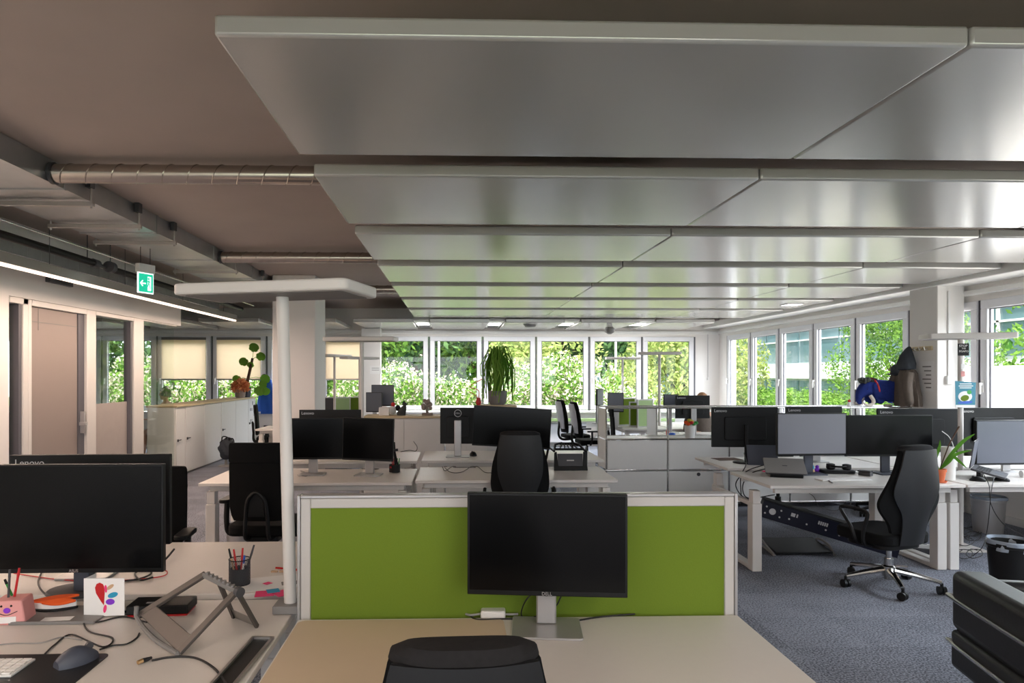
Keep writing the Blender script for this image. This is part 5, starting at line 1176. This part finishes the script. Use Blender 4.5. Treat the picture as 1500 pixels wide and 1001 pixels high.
# ---------------------------------------------------------------- on the modular shelf
fc = thing('cup', 'white cup filled with colourful toy flowers on the open shelf', 'cup', (atY(1011, 640, 8.35).x, 8.36, .838))
obj('cup_body', MB().lathe([(.055, 0), (.068, .15), (.072, .152), (.064, .152), (.05, .01)]), 'white', fc)
for k, (x, y, z, m_) in enumerate(((-.03, -.02, .175, 'orange'), (.01, -.03, .19, 'red'), (.045, -.01, .175, 'greenpen'), (.03, .02, .20, 'yellowleaf'), (-.04, .02, .19, 'orange'), (.075, .0, .185, 'greenpen'), (-.005, .01, .215, 'yellowleaf'))):
    obj('toy_flower', MB().ball((x, y, z), (.028, .028, .022), 12, 8), m_, fc)
tag(obj('blue_cloth', MB().ball((0, 0, .012), (.05, .05, .025), 14, 8), 'blue', None, loc=(atY(985, 636, 9.7).x, 9.72, DZ + .012)), 'small blue object on the desk behind the open shelf', 'cloth')
tag(obj('red_bottle', MB().lathe([(.02, 0), (.022, .06), (.012, .08), (.012, .10)]), 'red', None, loc=(atY(981, 636, 9.8).x - .02, 9.84, DZ)), 'small red bottle on the desk behind the open shelf', 'bottle')

# plush elephant
el = thing('plush_elephant', 'navy blue plush elephant with white tusk and red collar on the shelf end', 'soft toy', (atY(1292, 594, 8.42).x, 8.47, 1.219), R(0))
def skinmesh(name, verts, edges, radii, m_, parent, sub=2, root=0):
    me = bpy.data.meshes.new(name); me.from_pydata(verts, edges, []); me.update()
    o = bpy.data.objects.new(name, me); COL.objects.link(o); o.parent = parent
    md = o.modifiers.new('skin', 'SKIN'); md.use_smooth_shade = True
    for i, r in enumerate(radii):
        me.skin_vertices[0].data[i].radius = (r, r) if not isinstance(r, tuple) else r
    me.skin_vertices[0].data[root].use_root = True
    sb = o.modifiers.new('sub', 'SUBSURF'); sb.levels = sub; sb.render_levels = sub
    me.materials.append(M[m_]); return o
ev = [(0.06, 0, .20), (.20, 0, .19), (.27, 0, .15), (-.06, 0, .22), (-.16, 0, .235), (-.225, 0, .20), (-.265, 0, .12), (-.27, 0, .06), (-.235, 0, .03),
      (-.05, -.10, .10), (-.07, -.12, .035), (-.05, .10, .10), (-.07, .12, .035), (.22, -.11, .10), (.22, -.13, .035), (.22, .11, .10), (.22, .13, .035)]
ee = [(0, 1), (1, 2), (0, 3), (3, 4), (4, 5), (5, 6), (6, 7), (7, 8), (3, 9), (9, 10), (3, 11), (11, 12), (1, 13), (13, 14), (1, 15), (15, 16)]
er = [.135, .14, .10, .125, .11, .085, .045, .033, .025, .062, .045, .062, .045, .068, .048, .068, .048]
skinmesh('body', ev, ee, er, 'plush', el)
obj('tusk', MB().tube(smooth([(-.17, -.085, .14), (-.15, -.115, .08), (-.17, -.125, .035), (-.225, -.12, .022), (-.27, -.10, .05)], 6), [.022] * 10 + [.020] * 8 + [.016] * 5 + [.010] * 2, 10), 'tusk', el)
obj('tusk', MB().tube(smooth([(-.17, .085, .14), (-.15, .115, .08), (-.17, .125, .035), (-.225, .12, .022), (-.27, .10, .05)], 6), [.022] * 10 + [.020] * 8 + [.016] * 5 + [.010] * 2, 10), 'tusk', el)
mn = MB()
rr = random.Random(2)
for k in range(60): mn.ball((-.17 + rr.uniform(-.075, .085), rr.uniform(-.07, .07), .325 + rr.uniform(-.02, .025)), .022, 8, 5)
obj('fur_tuft', mn, 'mane', el)
for s_ in (-1, 1):
    obj('ear', MB().ball((-.10, s_ * .10, .25), (.05, .022, .055), 14, 8), 'plush', el); obj('eye', MB().ball((-.205, s_ * .078, .22), .010, 10, 6), 'bezel', el)
obj('horn', MB().tube([(-.22, -.03, .31), (-.29, -.04, .31)], [.02, .004], 8), 'mane', el)
obj('collar', MB().tube([(-.085 - .03 * math.cos(2 * PI * k / 28) * .9, .128 * math.cos(2 * PI * k / 28 + PI / 2), .225 + .128 * math.sin(2 * PI * k / 28 + PI / 2)) for k in range(29)], .011, 8), 'red', el)
obj('paw_pad', MB().ball((.20, -.14, .022), (.05, .035, .022), 12, 8), 'tusk', el); obj('paw_pad', MB().ball((.02, -.13, .018), (.06, .03, .018), 12, 8), 'tusk', el)
q = thing('figurine', 'tiny figure standing left of the blue plush elephant', 'figurine', (atY(1246, 594, 8.42).x, 8.45, 1.219)); obj('body', MB().lathe([(.02, 0), (.024, .03), (.014, .055)]), 'paper', q); obj('head', MB().ball((0, 0, .07), .018), 'red', q)
# coat on hook rail
hx = CX0
rl = thing('hook_rail', 'wooden coat hook rail on the side of the right column', 'hook rail', (hx - .001, (7.83 + CY1) / 2 + .02, atX(1350, 511, hx).z))
hw = (CY1 - 7.83) / 2 - .05
obj('board', MB().bx(-.018, 0, -hw, hw, -.025, .025), 'wood', rl, .003)
for k in range(4):
    y = -hw + .06 + k * (2 * hw - .12) / 3; obj('hook', MB().tube(smooth([(-.018, y, .0), (-.055, y, -.02), (-.07, y, .015)], 5), .006, 8), 'steel', rl)
ct = thing('coat', 'taupe hooded coat hanging from the hook rail above the plush elephant', 'coat', (hx - .10, CY1 - .10, rl.location.z))
def drape(prof, n_=40, folds=9, amp=.12, seed=0, cap=True):
    rings = []
    for z, rx, ry, cx_, cy_ in prof:
        f = min(1, max(0, (-z) / .4))
        rings.append([(cx_ + rx * math.cos(a) * (1 + amp * f * math.sin(folds * a + seed + z * 3)), cy_ + ry * math.sin(a) * (1 + amp * f * math.sin(folds * a + seed + z * 3)), z) for a in [2 * PI * k / n_ for k in range(n_)]])
    return MB().loft(rings, True, cap)
zb = 1.225 - rl.location.z
obj('body', drape([(-.22, .05, .09, 0, 0), (-.30, .085, .15, 0, .0), (-.45, .09, .17, 0, .0), (zb * .8, .10, .19, 0, -.02), (zb + .01, .095, .20, 0, -.02)]), 'coat', ct)
obj('hood', drape([(.03, .012, .015, .03, 0), (0, .035, .04, .02, 0), (-.08, .07, .085, .0, 0), (-.18, .09, .13, -.01, .0), (-.245, .085, .14, -.015, .0), (-.26, .05, .1, -.015, .0)], folds=5, amp=.05), 'coatdark', ct)
obj('sleeve', MB().tube(smooth([(-.03, .15, -.30), (-.06, .19, -.45), (-.03, .18, -.62), (-.02, .17, zb + .06)], 6), [.05] * 9 + [.045] * 5 + [.04] * 5, 12), 'coat', ct)
obj('sleeve', MB().tube(smooth([(-.04, -.12, -.30), (-.085, -.15, -.45), (-.07, -.16, -.62), (-.05, -.15, zb + .06)], 6), [.05] * 9 + [.045] * 5 + [.04] * 5, 12), 'coat', ct)
hh = thing('cap', 'slate cloth cap hanging in front of the taupe coat', 'cap', (hx - .16, CY1 + .01, rl.location.z - .26)); obj('crown', MB().ball((0, 0, 0), (.05, .09, .075), 16, 10), 'coatdark', hh); obj('brim', MB().ball((-.03, .03, -.05), (.05, .08, .012), 16, 6), 'coatdark', hh)
nt_ = thing('notice_sheet', 'white printed notice sheets on the side of the right column', 'notice', (hx - .0005, 8.02, 0))
obj('sheet', MB().bx(-.0015, 0, -.13, .10, 1.42, 1.78), 'paper', nt_)
for k in range(6): obj('print', MB().bx(-.0028, -.0017, -.09, .06 - .03 * (k % 3), 1.72 - .05 * k - .01, 1.72 - .05 * k + .004), 'grey', nt_, sm=0)
q = atY(1399, 557, 7.8)
tr2 = thing('wall_socket', 'white socket box with a vertical conduit on the face of the right column', 'socket', (q.x - .06, 7.829, q.z)); obj('box', MB().bx(-.04, .04, -.045, 0, -.05, .05), 'white', tr2, .006); obj('conduit', MB().bx(-.012, .012, -.02, 0, .051, 2.60 - q.z), 'white', tr2)
# ---------------------------------------------------------------- on the low sideboards
SB = 1.09
def sx(px, Y): return atY(px, 548, Y).x
q = thing('tissue_box', 'small pinkish white cube box on the low sideboard', 'box', (sx(563, 8.95), 8.95, SB)); obj('body', MB().bx(-.065, .065, -.06, .06, 0, .105), 'paper', q, .004); obj('paper_slot', MB().bx(-.03, .03, -.006, .006, .105, .12), 'white', q)
q = thing('toy_bird', 'small white and red toy behind the cube box on the low sideboard', 'toy', (sx(575, 9.05), 9.05, SB)); obj('body', MB().ball((0, 0, .06), (.05, .04, .06)), 'paper', q); obj('head', MB().ball((.01, 0, .135), .03), 'red', q); obj('tail', MB().ball((.07, .0, .09), (.035, .02, .04)), 'bezel', q)
q = thing('figurine', 'dark grey seated mouse-like figure on the low sideboard', 'figurine', (sx(589, 8.95), 8.95, SB)); obj('body', MB().loft([[(x_ + r * math.cos(a), r * .8 * math.sin(a), z_) for a in [2 * PI * k / 20 for k in range(20)]] for z_, r, x_ in ((0, .055, -.01), (.03, .06, -.01), (.08, .045, .01), (.11, .032, .025), (.125, .02, .03))]), 'mane', q); obj('head', MB().ball((.035, 0, .145), (.032, .026, .026)), 'mane', q); obj('ear', MB().ball((.02, -.02, .172), .012, 10, 6).ball((.02, .02, .172), .012, 10, 6), 'mane', q)
q = thing('sculpture', 'grey lumpy tree-shaped sculpture on a small base on the low sideboard', 'sculpture', (sx(626, 8.92), 8.92, SB)); obj('base', MB().bx(-.07, .07, -.05, .05, 0, .03), 'stone', q, .006); obj('stem', MB().tube([(0, 0, .03), (-.01, 0, .1)], .018, 8), 'stone', q)
cr_ = MB()
for k in range(16): cr_.ball((rr.uniform(-.06, .06), rr.uniform(-.03, .03), .14 + rr.uniform(-.05, .05)), rr.uniform(.018, .032), 10, 6)
obj('crown', cr_, 'stone', q)
q = thing('wall_notice', 'small white notice on the window pier', 'notice', (sx(550, 14.9), 14.899, 1.72)); obj('sheet', MB().bx(-.12, .12, -.002, 0, -.09, .09), 'paper', q); obj('print', MB().bx(-.08, .08, -.003, -.0021, -.01, .0).bx(-.08, .08, -.003, -.0021, .03, .04), 'grey', q)
# trailing houseplant
hp_ = thing('trailing_houseplant', 'big houseplant with long trailing green stems on the wood-topped stand', 'plant', ((p0.x + p1.x) / 2 + .02, 9.6, ZP))
obj('pot', MB().lathe([(.10, 0), (.125, .04), (.135, .19), (.14, .195), (.128, .195), (.12, .03)]), 'grey', hp_); obj('soil', MB().lathe([(.128, .17), (.128, .18)]), 'soil', hp_)
rr = random.Random(12)
for k in range(80):
    a = rr.uniform(0, 2 * PI); rad = rr.uniform(.10, .24); h = rr.uniform(.62, .83); e = rr.uniform(.03, .42)
    pts = [(.05 * math.cos(a), .05 * math.sin(a), .18), (.06 * math.cos(a), .06 * math.sin(a), h * .75), (rad * .6 * math.cos(a), rad * .6 * math.sin(a), h), (rad * math.cos(a), rad * math.sin(a), h * .8), (rad * 1.05 * math.cos(a + .15), rad * 1.05 * math.sin(a + .15), (h * .8 + e) / 2 + .05), (rad * 1.02 * math.cos(a - .1), rad * 1.02 * math.sin(a - .1), e)]
    obj('trailing_stem', MB().tube(smooth(pts, 4), [.0068] * 21, 5), 'houseplant', hp_)
q = thing('twig_vase', 'small vase with orange twigs left of the trailing houseplant', 'vase', (sx(701, 9.5), 9.5, ZP)); obj('vase', MB().lathe([(.03, 0), (.04, .04), (.025, .09), (.028, .10), (.02, .1)]), 'red', q); obj('twig', MB().tube(smooth([(0, 0, .08), (-.05, 0, .14), (-.13, 0, .19)], 5), .006, 6).tube(smooth([(0, 0, .08), (.0, 0, .2), (-.12, 0, .26), (.05, 0, .36)], 5), .006, 6), 'terracotta', q)
# ---------------------------------------------------------------- left cabinets
CTZ = CT + .031
def cxy(px, Y): return atY(px, 548, Y).x
mo = thing('climbing_houseplant', 'tall climbing houseplant on a brown moss pole on the left cabinets', 'plant', (-4.50, 14.9, CTZ))
o0 = Vector((-4.50, 14.9, CTZ))
def rp(x, y, Y=14.9): return atY(x, y, Y) - o0
obj('pot', MB().lathe([(.09, 0), (.11, .2), (.12, .205), (.108, .205), (.1, .02)]), 'darkgrey', mo); obj('soil', MB().lathe([(.107, .18), (.107, .19)]), 'soil', mo)
obj('moss_pole', MB().tube([(0, 0, .19), tuple(rp(370, 525))], [.035, .028], 10), 'bark', mo)
for x, y, s_, a in ((372, 511, .16, 1.2), (381, 523, .15, .3), (359, 531, .15, 2.6), (368, 536, .11, 2.0), (349, 556, .14, 2.9), (387, 555, .16, -.2), (379, 572, .17, -.6), (388, 572, .15, -.9), (384, 563, .13, -.2)):
    c = rp(x, y); lfm = MB(); pts = []
    for k in range(24):
        t = 2 * PI * k / 24; r0 = s_ * (.62 + .38 * math.cos(t / 2) ** 2) * (1 - .16 * (k % 4 == 2) * (4 < k < 20))
        pts.append((c.x + r0 * .85 * math.cos(t + a), c.y - .03 - .25 * r0 * math.sin(t + a), c.z + r0 * .95 * math.sin(t + a) * .8))
    lfm.add([tuple(c)] + pts + [tuple(c + Vector((0, .006, 0)))], [(0, k + 1, (k + 1) % 24 + 1) for k in range(24)] + [(25, (k + 1) % 24 + 1, k + 1) for k in range(24)])
    obj('leaf', lfm, 'houseplant', mo)
    pole = Vector((0, 0, .19)).lerp(rp(370, 525), min(1, max(0, (c.z - .15) / .75)))
    obj('leaf_stalk', MB().tube([tuple(pole), tuple((pole + c) / 2 + Vector((0, 0, .03))), tuple(c)], .006, 6), 'houseplant', mo)
su = thing('succulent', 'bushy orange-leaved succulent in a pale pot on the left cabinets', 'plant', (cxy(352, 14.5), 14.5, CTZ)); obj('pot', MB().lathe([(.09, 0), (.12, .17), (.128, .175), (.115, .175), (.1, .02)]), 'stone', su); obj('foliage', leaves([((0, 0, .24), (.2, .17, .14))], 320, .06, 8, .2), 'succulent', su, sm=0)
ja = thing('glass_jar', 'grey glass jar between the succulent and the moss pole', 'jar', (cxy(362, 14.7), 14.7, CTZ)); obj('body', MB().lathe([(.06, 0), (.07, .02), (.07, .15), (.045, .19), (.048, .21), (.04, .21)]), 'slate', ja); obj('lid', MB().lathe([(.05, .211), (.05, .23)]), 'wood', ja)
jk = thing('hanging_jacket', 'blue jacket hanging at the end of the left cabinets', 'jacket', (cxy(389, 15.2), 15.2, 1.55)); obj('body', drape([(.02, .05, .03, -.02, 0), (-.06, .13, .06, 0, 0), (-.3, .15, .07, .02, 0), (-.6, .22, .08, .06, 0), (-.8, .24, .08, .08, 0)], 30, 7, .12), 'bluecloth', jk); obj('hanger', MB().tube([(0, 0, .02), (0, .1, .08), (0, .25, .08)], .006, 6), 'steel', jk); obj('collar', MB().ball((-.02, -.02, .03), (.06, .05, .05)), 'coatdark', jk)
bgp = thing('black_bag', 'black crumpled bag with straps hanging before the left cabinets', 'bag', (atZ(339, 676, 0).x + .12, 12.2, 0)); bgm = MB().ball((0, 0, .30), (.13, .11, .19), 26, 18)
bgm.v = [(x * (1 + .16 * math.sin(7 * z * 6 + 5 * x * 9)), y * (1 + .18 * math.sin(31 * z + 40 * x)), z) for x, y, z in bgm.v]
obj('body', bgm, 'coatdark', bgp); obj('stand', MB().lathe([(.14, 0), (.13, .02), (.025, .03), (.025, .12)]), 'grey', bgp)
for k in range(3): obj('strap', MB().tube(smooth([(-.06 + .03 * k, -.05, .36), (-.05 + .05 * k, -.03, .52 - .03 * k), (.06 + .03 * k, .0, .48), (.10 + .02 * k, .02, .34)], 6), .012, 6), 'black', bgp)

# ---------------------------------------------------------------- people
def person(label, loc, rz, shirt, hair, phones_on=False, z0=.47):
    t = thing('person', label, 'person', loc, rz, None)
    v = [(0, 0, 0.50), (0, .02, .70), (0, .03, .90), (0, .04, 1.02), (0, .045, 1.09), (0, .06, 1.17),
         (-.18, .03, .98), (-.24, .08, .74), (-.18, .30, .76), (.18, .03, .98), (.24, .08, .74), (.18, .30, .76),
         (-.09, .03, .50), (-.11, .42, .52), (-.11, .45, .08), (-.11, .56, .045), (.09, .03, .50), (.11, .42, .52), (.11, .45, .08), (.11, .56, .045)]
    e = [(0, 1), (1, 2), (2, 3), (3, 4), (4, 5), (3, 6), (6, 7), (7, 8), (3, 9), (9, 10), (10, 11), (0, 12), (12, 13), (13, 14), (14, 15), (0, 16), (16, 17), (17, 18), (18, 19)]
    r = [.14, (.15, .11), (.16, .11), (.10, .08), .052, .05, .062, .048, .034, .062, .048, .034, .088, .065, .045, .035, .088, .065, .045, .035]
    skinmesh('body', v, e, r, 'skin', t)
    rings = []
    for z, rx, ry, cy_ in ((.46, .19, .15, .01), (.60, .17, .13, .02), (.78, .18, .135, .025), (.92, .19, .13, .03), (1.0, .17, .10, .035), (1.045, .09, .075, .04)):
        rings.append([(rx * math.cos(a), cy_ + ry * math.sin(a), z) for a in [2 * PI * k / 24 for k in range(24)]])
    obj('jumper', MB().loft(rings), shirt, t)
    for s_ in (-1, 1): obj('sleeve', MB().tube(smooth([(s_ * .16, .03, .985), (s_ * .215, .045, .88), (s_ * .245, .08, .74), (s_ * .215, .18, .74), (s_ * .19, .26, .755)], 5), [.075] * 6 + [.066] * 6 + [.056] * 5 + [.048] * 4, 12), shirt, t)
    hd = MB().loft([[(rx * math.cos(a), cy_ + ry * math.sin(a), z) for a in [2 * PI * k / 24 for k in range(24)]] for z, rx, ry, cy_ in ((1.125, .03, .04, .10), (1.145, .052, .062, .085), (1.18, .066, .085, .07), (1.23, .074, .096, .062), (1.27, .076, .098, .058), (1.31, .068, .088, .055), (1.338, .045, .06, .05), (1.348, .015, .02, .05))])
    obj('head', hd, 'skin', t)
    obj('nose', MB().ball((0, .168, 1.222), (.013, .02, .018), 10, 6), 'skin', t); obj('ear', MB().ball((-.076, .055, 1.225), (.012, .022, .032), 10, 6).ball((.076, .055, 1.225), (.012, .022, .032), 10, 6), 'skin', t)
    obj('eye', MB().ball((-.03, .148, 1.25), (.010, .008, .007), 8, 6).ball((.03, .148, 1.25), (.010, .008, .007), 8, 6), 'bezel', t); obj('mouth', MB().ball((0, .150, 1.175), (.022, .008, .005), 10, 6), 'pink', t)
    obj('hair', MB().loft([[(rx * math.cos(a), cy_ + ry * math.sin(a), z + (.055 * max(0, math.sin(a)) if i < 2 else 0)) for a in [2 * PI * k / 24 for k in range(24)]] for i, (z, rx, ry, cy_) in enumerate(((1.19, .078, .075, .025), (1.24, .084, .085, .04), (1.30, .084, .105, .054), (1.335, .066, .085, .052), (1.362, .035, .045, .05), (1.368, .006, .008, .05)))]), hair, t)
    for s_ in (-1, 1):
        hb = (s_ * .18, .30, .76)
        hnd = MB().ball((s_ * .175, .335, .757), (.038, .045, .014), 12, 8)
        for k in range(4): hnd.tube([(s_ * .175 - .027 + .018 * k, .37, .757), (s_ * .175 - .029 + .0195 * k, .40 + .012 * (k in (1, 2)), .762), (s_ * .175 - .030 + .020 * k, .425 + .016 * (k in (1, 2)), .750)], [.0085, .008, .0065], 8)
        hnd.tube([(s_ * .145, .335, .756), (s_ * .125, .36, .756), (s_ * .125, .385, .752)], [.010, .009, .007], 8)
        obj('hand', hnd, 'skin', t)
    if phones_on:
        obj('headphones', MB().tube([(.088 * math.cos(PI * k / 14), .05, 1.24 + .145 * math.sin(PI * k / 14)) for k in range(15)], .010, 8).cyl((-.105, .05, 1.235), (-.078, .05, 1.235), .034).cyl((.105, .05, 1.235), (.078, .05, 1.235), .034), 'black', t)
    return t
def stool(loc, rz, lab):
    t = thing('swivel_stool', lab, 'chair', loc, rz); star_base(t, 'black', .1, .38); obj('seat', MB().plate(rrect(0, .02, .46, .44, .09), .38, .445), 'fabric', t, .015)
p = atY(246, 566, 13.2)
person('person in dark clothes with headphones seated beyond the left cabinets, facing left', (p.x, 13.2, .01), R(78), 'coatdark', 'hairdark', True)
stool((p.x, 13.2, 0), R(78), 'dark office chair under the person with headphones')
p = atY(1027, 578, 10.85)
person('person with light brown hair seated behind the far black monitor', (p.x, 10.85, -.03), R(178), 'coat', 'hairlight')
stool((p.x, 10.85, -.04), R(178), 'dark office chair under the person behind the far black monitor')
